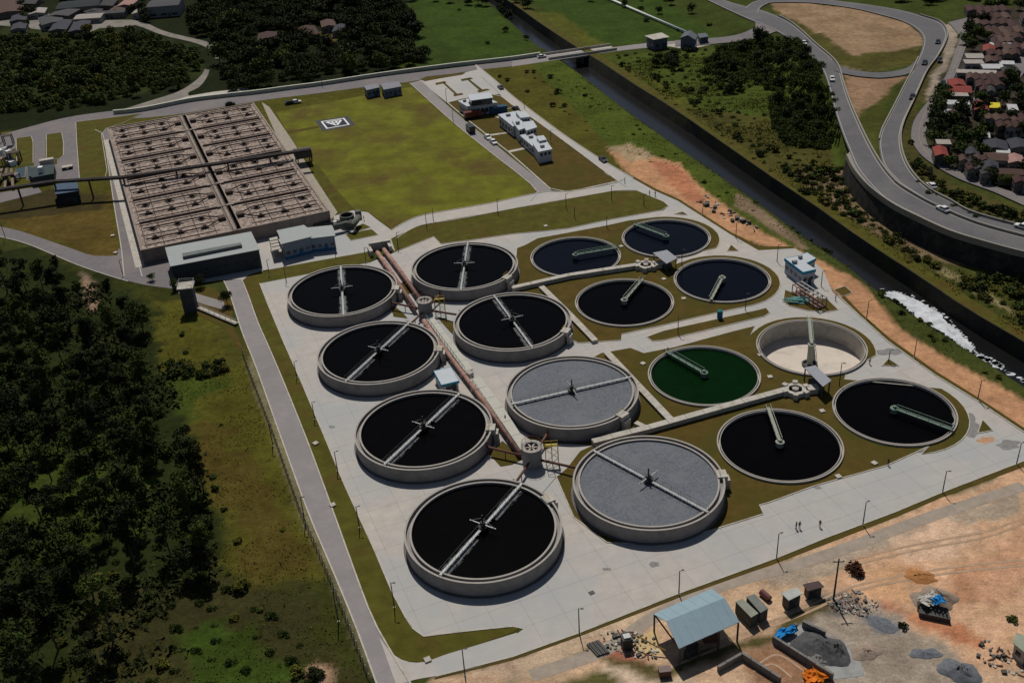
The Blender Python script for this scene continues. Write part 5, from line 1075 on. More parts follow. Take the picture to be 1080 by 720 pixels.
# ------------------------------------------------------------------ houses of the crowded settlement
HCOL = {'maroon': (.045,.018,.015), 'brown': (.075,.042,.032), 'red': (.20,.035,.026), 'white': (.40,.40,.40), 'grey': (.055,.054,.056), 'dark': (.035,.033,.033), 'yellow': (.55,.45,.02), 'pink': (.30,.17,.15), 'pale': (.30,.27,.24), 'teal': (.008,.016,.018), 'slate': (.036,.037,.048)}
RM = {k: mat('tile_' + k if k in ('maroon', 'brown', 'red') else 'sheet_' + k, v, var=.2, scale=.9) for k, v in HCOL.items()}
hwall = [mat('render_wall_a', (.20,.17,.15), var=.15), mat('render_wall_b', (.11,.09,.08), var=.2), mat('render_wall_c', (.26,.25,.24), var=.15)]
def px_house(px, py, w, d, ang, col, label, h=3.2, group=None, gable=True, E=True, cat='house', name='house', slope=.8):
    """(px,py) middle of the roof, w wide and d deep in picture pixels"""
    if E: x, y, z = levelE(px, py, h)
    else: x, y = level(px, py, h); z = 0.
    dist = math.sqrt(x * x + y * y + (CAMH - z) ** 2); sc = FPX / dist; el = (CAMH - z) / dist
    W_, D_ = w / sc, d / (sc * el); c, q = math.cos(math.radians(ang)), math.sin(math.radians(ang))
    P = [(x + u * c - v * q, y + u * q + v * c) for u, v in ((-W_/2, -D_/2), (W_/2, -D_/2), (W_/2, D_/2), (-W_/2, D_/2))]
    return building(name, P, h, label, cat=cat, wm=random.choice(hwall), rm=RM[col], z0=z, nw=3, rows=((1.0, 2.0),), gable=(0 if W_ >= D_ else 1) if gable else None, slope=slope, group=group, over=.3, sides=(0, 3))
SET = 'houses of the crowded settlement'
for (px, py, w, d, col, lb, g) in [
 (1057,47.5,20,4,'white','long narrow bright white roof among maroon roofs at the upper right',0),(1043,51,10,5,'red','small bright red roof left of the long white roof',1),
 (1028,59,15,4,'pale','pale double roof at the left edge of the settlement, upper one',0),(1027,65,16,3.4,'pale','pale double roof at the left edge of the settlement, lower one',0),
 (1047,70,18,4,'white','broken white roof in the middle of the maroon roofs',0),(1062,66,12,3,'white','small white roof right of the broken white one',0),(1030,75.5,34,3.2,'pale','long thin pale roof strip beside the street corner',0),
 (1009,87.5,14,5.5,'red','bright red roof nearest the local road, upper one',1),(1012,94,20,6,'red','wide bright red roof nearest the local road, middle one',1),(1011,99.5,16,3,'pale','pale strip roof below the wide red roof',0),
 (1009,108,22,4,'white','white roof above the dark yard where the street ends',0),(1005,117.5,16,4,'white','lower white roof left of the street end',0),(1008,113,20,4,'dark','dark roof between the two white roofs',1),
 (1034,112,12,7,'red','red roof just right of the street end',1),(1049,111,9,4.5,'yellow','small bright yellow roof beside the red one',0),(1068,113,8,5,'white','small white roof among dark trees right of the yellow roof',0),
 (1037,142,11,5,'white','rounded white roof standing alone among the dark trees',0),(995,149.5,12,4,'pale','pale roof beside the bend of the local road',0),(992,160,12,8,'red','pinkish red roof touching the local road at its bend',1),
 (1016,157,5,3,'white','tiny white roof below the lone rounded one',0),(1050,153,20,8,'slate','wide slate roof in the lower settlement',1),(1058,159,11,3.5,'white','bright white scrap roof on the lower settlement',0),
 (1050,165,20,7,'brown','brown-pink hipped roof in the lower settlement',1),(1071,168,14,7,'pink','pink roof with a white peak at the right edge',1),(1066,181,20,5,'brown','brown roof above the lower local road',1),(1044,174,14,6,'slate','slate roof below the brown-pink hipped one',1),
 (1074,152,16,8,'slate','slate roof cut by the right edge of the view',1),(1040,181,10,5,'dark','dark low roof nearest the lower local road',1),(1025,160,12,6,'slate','small slate roof left of the wide slate one',1)]:
    px_house(px, py, w, d, random.uniform(-22, -12), col, lb, gable=bool(g), group=SET)
k = 0
for row, (py, x0, x1) in enumerate([(17,1030,1062),(24,1028,1066),(31,1040,1070),(37,1042,1070),(43,1046,1068),(56,1042,1072),(62,1040,1052),(81,1020,1058),(88,1030,1050),(94,1034,1046),(49,1050,1080),(74,1058,1068),(121,1000,1010),(125,1040,1080),(132,1052,1085),(168,1012,1040),(190,1070,1095),(176,1020,1036),(10,1020,1060),(30,1082,1100),(18,1078,1100),(60,1086,1100)]):
    x = x0
    while x < x1:
        w = random.uniform(6, 9.5); px_house(x + w / 2, py + random.uniform(-1, 1), w, random.uniform(4, 5.5), random.uniform(-22, -10), random.choice(['maroon','maroon','maroon','brown','dark']), 'dark maroon tiled house in the tight rows of the upper settlement', group='maroon roofed houses'); x += w + .6
SP = []
for P, n_ in (([(1022,24),(1040,24),(1042,50),(1020,58),(1016,46)], 9), ([(985,105),(998,98),(1000,135),(985,160),(980,140)], 9), ([(1000,122),(1080,80),(1110,100),(1110,150),(1060,145),(1010,165),(995,140)], 30), ([(1005,165),(1030,150),(1040,185),(1080,196),(1080,186),(1100,190),(1100,205),(1030,190),(1000,176)], 14), ([(1020,0),(1110,0),(1110,14),(1050,12),(1020,16)], 10)):
    for (x, y) in scatter(P, n_, 5, fn=levelE, placed=SP):
        tree(x, y, FAR_BROAD, random.uniform(.5, .85), 'dark tree growing between the houses of the settlement', 'trees of the settlement', name='garden_tree')
sheet('settlement_ground', [levelE(*p)[:2] for p in [(1016,30),(1024,12),(1100,0),(1120,200),(1080,206),(1040,190),(1000,172),(982,150),(980,130),(1000,95),(1012,60)]], 7.0, mat('earth_yard', (.05,.042,.036), var=.3)) if False else None
# ------------------------------------------------------------------ village and houses in the woods, upper left
VG = 'houses at the upper left'
for (px, py, w, d, a, col, lb, h) in [(9,6,26,12,20,'brown','long rusty brown roof in the top left corner',3.5),(20,19,14,5,15,'slate','small slate roofed house left of the dark tree, upper one',3),(20,28,13,5,15,'slate','small slate roofed house left of the dark tree, lower one',3),(54,21,20,7,25,'grey','grey hipped roof between the village yard and the slate houses',3.4),(64,27,16,8,10,'slate','slate roofed house with pale dormers, left of its twin',3.4),(84,28,16,8,10,'slate','slate roofed house with pale dormers, right of its twin',3.4),(68,13,22,6,-8,'grey','big dull grey roof behind the slate houses',4),(84,4,38,6,8,'teal','large dark teal shed roof at the very top of the village',5),(95,17,25,4,0,'pale','long pale roof strip right of the grey roof',3),(112,13,36,2.6,3,'grey','thin grey roof strip in the village road',3),(150,12,16,3.5,0,'pale','pale flat roof by the village road',3),(174,3,30,6,4,'grey','large lilac-grey warehouse roof at the top edge',6),(110,4,20,5,5,'dark','dark roof between teal shed and grey warehouse',4),(135,3,14,5,0,'pink','faded pink roof near the top edge',4)]:
    px_house(px, py, w, d, a, col, lb, h=h, E=False, group=VG)
px_house(325,33,18,9,15,'maroon','maroon hipped roof in the clearing of the dark wood',h=3.4,E=False); px_house(346,25,14,6,10,'brown','brown roof behind the grass clearing in the dark wood',h=3.2,E=False); px_house(358,30,12,6,0,'slate','small slate roof at the edge of the wood clearing',h=3,E=False); px_house(282,38,18,6,8,'maroon','maroon roof half hidden by the dark wood',h=3.4,E=False); px_house(274,45,6,3,0,'white','tiny white shed beside the hidden maroon roof',h=2.5,E=False,gable=False)
vp = mat('village_earth', (.20,.18,.155), var=.2, scale=.3, stain=(.12,.11,.09), stain_scale=.1)
sheet('village_yard', [G0(*p) for p in [(-30,18),(20,14),(50,14),(60,20),(95,22),(140,21),(150,24),(138,28),(105,30),(90,36),(60,34),(30,30),(-30,24)]], .05, vp)
road([(136,25),(150,29),(165,35),(178,39),(200,44),(215,49),(226,56),(227,62)], [(140,22),(155,25),(168,31),(182,35.5),(203,40.5),(220,45),(231,53),(231,62)], vp, name='dirt_track', z=.06)
road([(216,73),(212,80),(200,90),(185,98),(160,106),(125,117)], [(221,74),(218,82),(210,92),(196,99),(200,101),(150,116)], vp, name='dirt_track', z=.06)
sheet('clearing', [G0(*p) for p in [(336,34),(346,32),(358,40),(352,46),(340,44)]], .06, lawn_b)

# ------------------------------------------------------------------ works at the left edge
t = building('blue_store', RQ([(57,195.5),(80.5,189.5),(82.5,201),(59,204.5)], 4.2), 4.2, 'small store with a dull blue sheet roof in front of the overhead pipe bridge', cat='store', wm=mat('dark_store_wall', (.03,.03,.035)), rm=mat('dull_blue_sheet', (.055,.085,.135)), nw=2, rows=((1.2,2.2),))
t = thing('screening_hall', (*level(42,180,0), 0), 'dark teal roofed screening hall between the left road and the blue store', 'screening hall')
P = ccw(RQ([(30,177),(57,173),(56,183),(34,187)], 3.4)); MB().prism(P, 0, 3.2).build('wall', dgrey, t); MB().prism(grow(P, .3), 3.2, 3.4).build('roof', mat('dark_teal_sheet', (.035,.055,.055)), t)
x, y = level(44, 182, 3.4); MB().box(x, y, 3.4, 1.6, 1.6, 2.2).build('vent_cowl', white, t); x, y = level(47, 190, 0); MB().box(x, y, 0, 1.8, 1.4, 2.8).build('cabinet', white, t)
t = thing('settling_basin', (*level(20,183,0), 0), 'pair of small blue-grey open basins at the far left', 'basin')
for Q in ([(17,178),(27,176),(26,186),(16,187)], [(29,175.5),(32,175),(32,187),(29,187)]):
    P = ccw(RQ(Q, .6)); MB().prism(grow(P, .35), 0, .5).build('basin_wall', pale, t); MB().prism(P, .3, .62).build('liquid', mat('blue_grey_liquid', (.03,.06,.08)), t)
t = thing('screen_works', (*level(6,165,0), 0), 'tangle of brown steel frames and grey screens at the left edge of the plant', 'screening plant')
rs = random.Random(3)
for k in range(9):
    px = rs.uniform(-4, 17); py = rs.uniform(150, 196); x, y = level(px, py, 0); B = MB(); h = rs.uniform(2, 4.5); a = rs.uniform(-.3, .6); w = rs.uniform(2.5, 5)
    for dx in (-w/2, w/2):
        for dy in (-1.3, 1.3): B.beam((x + dx * math.cos(a) - dy * math.sin(a), y + dx * math.sin(a) + dy * math.cos(a), 0), (x + dx * math.cos(a) - dy * math.sin(a), y + dx * math.sin(a) + dy * math.cos(a), h), .28, .28)
    B.box(x, y, h, w + .4, 3, .25, a); B.build('frame', MATS['rack_steel'] if k % 2 else brp, t)
for k in range(5): x, y = level(rs.uniform(-2, 14), rs.uniform(160, 176), 0); MB().box(x, y, 0, rs.uniform(1.5, 3), rs.uniform(1.5, 3), rs.uniform(1.5, 3.4), rs.uniform(0, 1)).build('screen_housing', steel if k % 2 else white, t)
for k in range(3): a = L3(2 + k * 5, 178, 3.4); b_ = L3(-4 + k * 9, 200, .4); MB().beam(a, b_, .9, .5).build('conveyor', MATS['rack_steel'], t)
t = thing('long_trough', (*level(55,172,0), 0), 'pale roofed trough across the foot of the two grass islands', 'trough'); a = L3(42,172,1.2); b_ = L3(57,169.5,1.2); MB().beam(a, b_, 2.2, 2.2).build('trough_body', pale, t)
t = thing('parked_trailer', (*level(71,176,0), 0), 'flat pale trailer parked on the road right of the dark screening hall', 'trailer'); a = L3(65.5,176.5,1.0); b_ = L3(76.5,174.5,1.0); MB().beam(a, b_, 2.2, .3).build('load_bed', pale, t)
for f in (.15, .8):
    q = lerp(a, b_, f)
    for s_ in (-1, 1): MB().tube([(q[0], q[1] + s_ * 1.1, .5), (q[0], q[1] + s_ * .8, .5)], .5, 10).build('wheel', black, t)

# ------------------------------------------------------------------ vehicles
paints = {}
def paint(n_, c): 
    if n_ not in paints: paints[n_] = mat(n_ + '_car_paint', c, rough=.3, var=.03, spec=.5)
    return paints[n_]
WHEEL = MB().tube([(0, -.1, 0), (0, .1, 0)], .32, 12).mesh('wheel', black); HUB = MB().tube([(0, -.12, 0), (0, .12, 0)], .17, 8).mesh('rim', steel)
def ext_profile(B, prof, w, m=0): n = len(prof); B.add([(x, -w / 2, z) for x, z in prof] + [(x, w / 2, z) for x, z in prof], [tuple(range(n)), tuple(range(2 * n - 1, n - 1, -1))] + [(i, n + i, n + (i + 1) % n, (i + 1) % n) for i in range(n)], m); return B
def car(p, heading, color, label, group=None, name='parked_car', cat='car', z=None):
    t = thing(name, p, label, cat, group); t.rotation_euler[2] = heading
    B = MB(); ext_profile(B, [(-2.1, .3), (2.1, .3), (2.15, .6), (2.0, .78), (1.05, .9), (-1.9, .92), (-2.12, .8)], 1.74); link('body', B.mesh('body', paint(*color)), t)
    B = MB(); ext_profile(B, [(1.05, .88), (.35, 1.4), (-1.1, 1.43), (-1.85, .9)], 1.5); link('glasshouse', B.mesh('glasshouse', glass), t)
    B = MB(); ext_profile(B, [(.4, 1.38), (.32, 1.46), (-1.12, 1.49), (-1.2, 1.40)], 1.46); link('roof', B.mesh('roof', paint(*color)), t)
    for x in (-1.3, 1.35):
        for y in (-.84, .84): o = link('wheel', WHEEL, t); o.location = (x, y, .32); h_ = link('rim', HUB, o)
    for y in (-.6, .6): o = link('headlight', MB().box(2.1, y, .6, .1, .34, .14).mesh('headlight', white), t); o = link('tail_light', MB().box(-2.1, y, .66, .08, .3, .16).mesh('tail_light', RM['red']), t)
    return t
def headE(p, q): a = levelE(*p); b_ = levelE(*q); return math.atan2(b_[1] - a[1], b_[0] - a[0])
Wc, Kc, Sc, Rc = ('white', (.62,.62,.6)), ('black', (.015,.015,.017)), ('silver', (.35,.36,.37)), ('red', (.22,.03,.02))
for (px, py, q, c_, lb) in [(848,47,(860,58),Wc,'white car on the left ramp beside the big dirt island'),(877.5,85,(881,100),Wc,'white car on the left ramp beside the small dirt triangle'),(989,46,(980,62),Kc,'black car on the outer curve of the big ramp'),(975,68,(968,80),Kc,'dark car on the big ramp beside the link road'),(962,104,(955,118),Kc,'black car on the big ramp beside the grass triangle'),(982,198,(968,186),Wc,'white van-like car on the upper carriageway behind the barrier'),(994,222.5,(975,213),Wc,'white car on the lower carriageway above the retaining wall'),(1078,241,(1060,236),Wc,'white car at the right edge of the upper carriageway')]:
    x, y, z = levelE(px, py); car((x, y, z + .12), headE((px, py), q), c_, lb, name='car')
for (px, py, q, c_, lb) in [(991,65,(985,78),Kc,'black car parked on the sandy strip beside the local road'),(994,89.5,(990,98),('green',(.02,.03,.025)),'dark green truck-sized car on the local road near the red roofs')]:
    x, y, z = levelE(px, py); car((x, y, z + .12), headE((px, py), q), c_, lb, name='car')
for (px, py, q, c_, lb) in [(571.5,61,(590,58),Wc,'white car at the left end of the canal bridge'),(514.5,146.5,(520,151),Wc,'white car on the lab road, farther of two'),(520.5,151.5,(527,157),Wc,'white car on the lab road, nearer of two'),(544,116,(538,112),Kc,'dark car on the outer road beside the laboratory'),(528,93.5,(522,88),('brown',(.12,.06,.05)),'brown car on the outer road beside the car park'),(306,110,(312,109),Kc,'dark car parked on the road behind the lawn, left of the white one'),(312.5,109,(320,108),Wc,'white car parked on the road behind the lawn'),(243,111,(250,110),Kc,'dark car on the road just behind the aeration basin'),(636,170,(640,173),Kc,'dark car on the outer road above the orange dirt')]:
    x, y = G0(px, py); b_ = G0(*q); car((x, y, .08), math.atan2(b_[1] - y, b_[0] - x), c_, lb)
def truck(px, py, q, color, label, L_=7.5, box=None):
    x, y = G0(px, py); b_ = G0(*q); t = thing('truck', (x, y, .08), label, 'truck'); t.rotation_euler[2] = math.atan2(b_[1] - y, b_[0] - x); pm = paint(*color)
    B = MB(); ext_profile(B, [(L_/2 - 2, .5), (L_/2, .5), (L_/2, 1.5), (L_/2 - .3, 2.4), (L_/2 - 2, 2.5)], 2.2); link('cab', B.mesh('cab', pm), t); link('windscreen', MB().box(L_/2 - .12, 0, 1.5, .1, 1.9, .7).mesh('windscreen', glass), t)
    link('cargo_box', MB().box(-1.0, 0, .75, L_ - 2.4, 2.3, 2.0).mesh('cargo_box', box or pm), t); link('chassis', MB().box(-.3, 0, .45, L_ - .6, .9, .3).mesh('chassis', darks), t)
    for xx in (-L_/2 + 1, -L_/2 + 2.1, L_/2 - 1):
        for yy in (-1, 1): o = link('wheel', WHEEL, t); o.location = (xx, yy, .5); o.scale = (1.5, 1.3, 1.5)
truck(499, 124.5, (509,122.8), ('maroon', (.14,.025,.02)), 'dark red truck parked in front of the white office'); truck(496.5, 139, (492,134), ('deep_green', (.012,.02,.017)), 'dark tall truck on the lab road beside the lawn edge', 6)
t = thing('tank_container', (*G0(525.5,119.5), 0), 'blue box container between the office and the laboratory', 'container'); x, y = G0(525.5,119); MB().box(x, y, .1, 7, 2.6, 2.6, .2).build('box_body', mat('container_blue', (.015,.06,.12)), t)
for k in range(9): MB().box(x - 3 * math.cos(.2) + k * .75 * math.cos(.2), y - 3 * math.sin(.2) + k * .75 * math.sin(.2), .15, .12, 2.68, 2.5, .2).build('rib', MATS['container_blue'], t)
t = thing('red_skip', (*G0(514.5,118), 0), 'small red skip right of the dark red truck', 'skip'); x, y = G0(514.5,118); B = MB(); B.prism([(x-1.6,y-1),(x+1.6,y-1),(x+1.6,y+1),(x-1.6,y+1)], .1, 1.4); B.build('skip_body', paint(*Rc), t)

# ------------------------------------------------------------------ light poles
PO = MB(); PO.tube([(0, 0, 0), (0, 0, 6.6)], .12, 7, r2=.08); POLE = PO.mesh('pole', darks); ARM = MB().tube([(0, 0, 6.45), (.2, 0, 6.55), (.45, 0, 6.6)], .05, 6).mesh('arm', darks)
HEAD = MB().prism([(.35, -.13), (.85, -.1), (.85, .1), (.35, .13)], 6.54, 6.66).mesh('lamp_head', darks); FT = MB().box(0, 0, -.1, .4, .4, .2).mesh('base', pale)
def pole(px, py, label, h=1.0, az=0., group='slim light poles'):
    x, y, z = G(px, py); o = thing('light_pole', (x, y, z), label, 'light pole', group); o.scale = (1, 1, h); o.rotation_euler[2] = az
    for n_, m_ in (('pole', POLE), ('arm', ARM), ('lamp_head', HEAD), ('base', FT)): link(n_, m_, o)
for (px, py, lb, h) in [(490.5,712,'leftmost light pole on the near edge of the yard, by the road corner',.95),(611,668,'light pole on the near yard edge left of the blue-roofed shed',.9),(716,626.5,'light pole on the near yard edge just behind the blue-roofed shed',.85),(819,588.5,'light pole on the near yard edge above the two grey containers',.9),(910,553.5,'light pole on the near yard edge above the dark bush',.85),(994,519,'light pole on the near yard edge, second from the right corner',.8),(1072,489.5,'light pole at the right corner of the yard',.8),
    (1031,422,'light pole beside the orange road near the right corner',.8),(964,377,'light pole beside the orange road right of the empty settler',.8),(914,336,'light pole beside the orange road above the empty settler',.8),(819.5,276,'light pole at the left end of the blue-edged control building',.8),(776,251,'light pole on the orange road edge behind the farthest settlers',.75),(741,226,'light pole where the orange dirt widens',.75),
    (719,281,'light pole between the rear right settlers beside the shelter',.8),(786,327,'light pole on the narrow grass island',.75),(715,352,'light pole at the left part of the narrow grass island',.75),(885,407,'light pole beside the front grey shelter',.95),(937,382,'short light pole next to the small grass triangle',.5),(866,302,'light pole in front of the control building',.7),
    (379,556,'light pole on the outer yard edge beside the nearest black tank',.8),(416,640,'light pole on the outer yard edge at the lower left corner',.9),(356,496,'light pole on the outer yard edge beside the third black tank',.75),(332,442,'light pole on the outer yard edge between second and third tank',.7),(313,398,'light pole on the outer yard edge beside the second black tank',.7),(302,297,'light pole behind the farthest outer tank',.75),(284,289,'light pole at the top left corner of the yard',.7),
    (357,655,'light pole on the outer side of the left road, lowest one',1.1),(322,551,'light pole on the outer side of the left road, middle one',1.0),(288,470,'light pole on the outer side of the left road, upper one',.9),(6,252,'light pole beside the curved road at the left edge',.8),(130,291,'light pole at the junction left of the warehouse',.8),
    (354,268,'light pole in front of the grey-roofed process hall',.85),(386,276,'light pole beside the start of the brown pipes',.7),(420,262,'light pole right of the pipe portal',.8),(450,240,'light pole on the lower edge of the big lawn, left one',.75),(525,224.5,'light pole on the lower edge of the big lawn, right one',.75),(597,219.5,'light pole on the long verge near its middle',.75),(645,211,'light pole on the long verge near its right end',.75),(679,217,'short light pole at the tip of the long verge',.6),
    (471,108,'light pole at the near corner of the car park',.85),(478,129,'light pole on the lab road beside the big lawn',.8),(553,114,'light pole on the outer road behind the laboratory',.8),(399,80,'light pole behind the guard lodges',.8),(340,91,'light pole along the white boundary wall',.7),(606,230,'light pole between the long verge and the rear settlers',.6),(640,240,'light pole at the rear settler lawn edge',.6),(457,232,'light pole by the lawn near the service road',.6),(581,150,'light pole on the outer road beside the workshop block',.7)]:
    pole(px, py, lb, h, random.uniform(-.5, .5))

# ------------------------------------------------------------------ people
def person_meshes():
    B = MB(); J = lambda *a: [Vector(p) for p in a]
    prof = [(0,.0,.80,.155,.115),(0,0,.95,.17,.12),(0,0,1.05,.145,.11),(0,0,1.2,.165,.12),(0,.0,1.35,.19,.12),(0,0,1.44,.16,.10),(0,0,1.48,.06,.06),(0,.01,1.54,.055,.06),(0,.02,1.58,.075,.09),(0,.02,1.66,.08,.10),(0,.02,1.73,.07,.085),(0,.01,1.77,.02,.03)]
    n = 12; vs = [(x + a * math.cos(2*math.pi*k/n), y + b_ * math.sin(2*math.pi*k/n), z) for x, y, z, a, b_ in prof for k in range(n)]; m = []
    fs = [(i*n + k, i*n + (k+1) % n, (i+1)*n + (k+1) % n, (i+1)*n + k) for i in range(len(prof)-1) for k in range(n)]
    B.add(vs, fs); B.m = [(1 if i // n >= 6 else (0 if i // n >= 1 else 2)) for i in range(len(fs))]
    for s_ in (-1, 1):
        B.tube([(s_*.09, 0, .88), (s_*.1, .03 * s_, .48)], .09, 8, m=2, r2=.06); B.tube([(s_*.1, .03 * s_, .48), (s_*.11, -.02 * s_, .08)], .06, 8, m=2, r2=.04)
        B.beam((s_*.11, -.08, .04), (s_*.11, .17, .04), .09, .08, m=3)
        B.tube([(s_*.19, 0, 1.4), (s_*.25, -.01, 1.13)], .05, 7, m=0, r2=.04); B.tube([(s_*.25, -.01, 1.13), (s_*.25, .1, .88)], .036, 7, m=1, r2=.026)
        B.beam((s_*.25, .1, .88), (s_*.25, .13, .79), .035, .08, m=1)
        for f in range(4): B.tube([(s_*.25, .10 + f * .021, .80), (s_*.245, .11 + f * .021, .74), (s_*.235, .105 + f * .021, .71 + .008 * abs(f - 1))], .009, 5, m=1)
        B.tube([(s_*.235, .15, .83), (s_*.22, .175, .79)], .011, 5, m=1)
    B.box(0, .115, 1.645, .03, .03, .035, m=1)
    return B
skin = mat('skin', (.30,.16,.10), var=.05); boot = mat('boot', (.02,.018,.015))
PB = person_meshes()
HR = MB().lathe([(.088, 1.66), (.092, 1.70), (.08, 1.77), (.01, 1.80)], 0, .005, 12)
for (px, py, sh_, tr_, hd, lb) in [(839.5,557.5,(.03,.03,.04),(.02,.02,.03),(.02,.015,.01),'person in dark clothes standing on the near yard, left one of a pair'),(843,557,(.04,.03,.03),(.03,.03,.04),(.02,.015,.01),'person in dark clothes standing on the near yard, right one of a pair'),(864.5,555.5,(.05,.05,.07),(.03,.03,.04),(.4,.4,.38),'person standing alone on the near yard right of the pair'),(936.5,490.5,(.03,.03,.03),(.02,.02,.03),(.02,.02,.02),'person at the lawn edge in front of the right corner settler'),(533,444,(.03,.04,.06),(.02,.02,.03),(.3,.3,.3),'person on the covered channel beside the smaller grey tank'),(685,206,(.06,.05,.05),(.03,.03,.04),(.02,.02,.02),'person walking on the outer road by the verge tip, left of two'),(691,207,(.05,.05,.06),(.03,.03,.04),(.02,.02,.02),'person walking on the outer road by the verge tip, right of two'),(659,193.5,(.05,.05,.05),(.03,.03,.03),(.02,.02,.02),'person on the road at the corner of the lab lawn'),(384,233,(.05,.06,.08),(.03,.03,.04),(.3,.3,.3),'person on the service apron right of the small dark round tank'),(881,317,(.05,.05,.05),(.03,.03,.03),(.02,.02,.02),'person beside the square grass patch near the pipe rack'),(917,384,(.3,.3,.3),(.03,.03,.03),(.02,.02,.02),'person in a pale top beside the empty settler')]:
    x, y = G0(px, py); o = thing('person', (x, y, .05), lb, 'person'); o.rotation_euler[2] = random.uniform(0, 6.28)
    ms_ = [mat('shirt_%03d' % (int(1000 * sh_[0]) + int(100 * sh_[2])), sh_), skin, mat('trousers_%03d' % (int(1000 * tr_[0]) + int(100 * tr_[2])), tr_), boot]
    link('body', PB.mesh('body', ms_, smooth=True), o); link('hair' if hd[0] < .1 else 'hard_hat', HR.mesh('hair', mat('hair_%02d' % int(100 * hd[0]), hd)), o)

# ------------------------------------------------------------------ fence on the outer side of the left road
fl = resample([(*G0(*p), 0) for p in [(256,372),(262,390),(290,463),(317,540),(345,604),(368,660),(390,718)]], 60)
t = thing('post_fence', tuple(fl[0]), 'line of thin concrete posts and wires outside the left road', 'fence')
PM = MB().box(0, 0, 0, .14, .14, 1.9).mesh('post', pale)
for p in fl: o = link('post', PM, t); o.location = (p[0] - fl[0][0], p[1] - fl[0][1], float(terr(p[0], p[1])))
B = MB()
for z in (.5, 1.1, 1.75):
    B.tube([(p[0], p[1], z) for p in fl], .025, 4)
B.build('wire', darks, t, kind='stuff')
# small inspection covers and boxes on lawns and yard
CV = MB().box(0, 0, 0, 1.1, 1.1, .35).mesh('cover_box', pale)
for (px, py, lb) in [(575.5,239,'small pale box on the left part of the long verge'),(721,315.5,'pale box on the lawn below the rear shelter'),(700,295,'pale box on the lawn left of the fourth settler'),(655,260.5,'pale box between the two rear settlers'),(812,398,'pale box on the lawn right of the algae tank'),(678,384,'pale box on the lawn above the algae tank'),(801.5,375,'pale box left of the empty settler'),(867,434,'pale box between the black front settlers'),(884,503,'white box at the lawn edge in front of the corner settler, left one'),(922,489,'white slab at the lawn edge in front of the corner settler, right one'),(351,533,'small white box at the lower part of the left verge'),(333,468,'pale stone box on the left verge beside the second tank'),(451,696,'pale box on the grass at the lower road corner'),(624,625,'dark small hatch lying on the near yard'),(280,285,'pale box at the top left corner of the verge'),(231,295,'white box on the grass in front of the warehouse'),(122,267,'white box on the grass left of the basin road'),(119,249,'white box on the grass edge left of the basin road, upper one')]:
    x, y = G0(px, py); o = link('inspection_box', CV); o.location = (x, y, .02); o.rotation_euler[2] = random.uniform(0, 1); tag(o, lb, 'box', 'inspection boxes')
    if 'dark' in lb: o.data = MB().box(0, 0, 0, 1.0, .8, .1).mesh('cover_box', darks)
t = thing('portable_toilet', (*G0(759,335), 0), 'small teal cabin standing on the narrow grass island', 'cabin'); x, y = G0(759,336); MB().box(x, y, .1, 1.2, 1.2, 2.1).build('cabin_body', mat('teal_plastic', (.01,.12,.13)), t); MB().box(x, y, 2.2, 1.3, 1.3, .15).build('roof', mat('teal_plastic', (.01,.12,.13)), t); MB().box(x, y - .62, .2, .8, .05, 1.8).build('door', bluep, t)

# ------------------------------------------------------------------ building site, bottom right
def mound(name, px, py, w, d, h, m, label, cat, seed=1, rot=0., spike=.25):
    x, y = G0(px, py); r = np.random.default_rng(seed); k, q = 28, 9; vs = [(x, y, h)]
    for i in range(1, q + 1):
        f = i / q
        for j in range(k):
            a = 2 * math.pi * j / k; rr = f * (1 + .18 * math.sin(a * 2 + seed) + .1 * math.sin(a * 5 + seed * 2)); u = rr * w / 2 * math.cos(a); v = rr * d / 2 * math.sin(a)
            z = h * (1 - f) ** 1.1 * (1 + r.uniform(-spike, spike)) if i < q else -.15
            vs.append((x + u * math.cos(rot) - v * math.sin(rot) + r.uniform(-.1, .1), y + u * math.sin(rot) + v * math.cos(rot) + r.uniform(-.1, .1), z))
    fs = [(0, 1 + j, 1 + (j + 1) % k) for j in range(k)] + [(1 + i*k + j, 1 + (i+1)*k + j, 1 + (i+1)*k + (j+1) % k, 1 + i*k + (j+1) % k) for i in range(q - 1) for j in range(k)]
    B = MB(); B.add(vs, fs); return B.build(name, m, org=(x, y, 0), smooth=True, label=label, cat=cat)
gd = mat('dark_gravel', (.075,.075,.077), var=.35, scale=1.5, bump=.1, bscale=6); gb = mat('blue_grey_gravel', (.12,.13,.145), var=.3, scale=1.5, bump=.1, bscale=6); gl = mat('grey_gravel', (.22,.215,.20), var=.3, scale=1.5, bump=.1, bscale=6); sd = mat('brown_sand', (.26,.20,.155), var=.25, scale=1.5, bump=.1, bscale=6)
mound('gravel_pile', 866, 684, 9, 8.5, 1.9, gd, 'big dark grey gravel pile in the walled bay', 'gravel pile', 3); mound('gravel_pile', 881, 687, 4.6, 4.4, 1.8, gd, 'smaller near-black gravel pile joined to the big one', 'gravel pile', 5)
mound('gravel_pile', 862, 695, 5, 4, .9, gl, 'light grey gravel heap in front of the big pile in the bay', 'gravel pile', 6); mound('gravel_pile', 913, 688, 5.2, 4.0, .8, sd, 'low brown sand pile right of the walled bay', 'sand pile', 7)
mound('gravel_pile', 976, 689, 5.0, 3.0, .4, gb, 'very flat grey gravel patch left of the round pile', 'gravel pile', 8); mound('gravel_pile', 1012, 708, 6.2, 5.8, 1.5, gb, 'round blue-grey gravel pile at the bottom edge', 'gravel pile', 9); mound('gravel_pile', 930, 658, 6.5, 3.2, .35, gb, 'thin blue-grey gravel spread right of the rubble', 'gravel pile', 10, -.5)
mound('earth_pile', 971, 608, 7.0, 3.2, .7, mat('orange_earth', (.34,.15,.05), var=.2, scale=1, bump=.1), 'low orange earth pile on the open dirt', 'earth pile', 11, -.3)
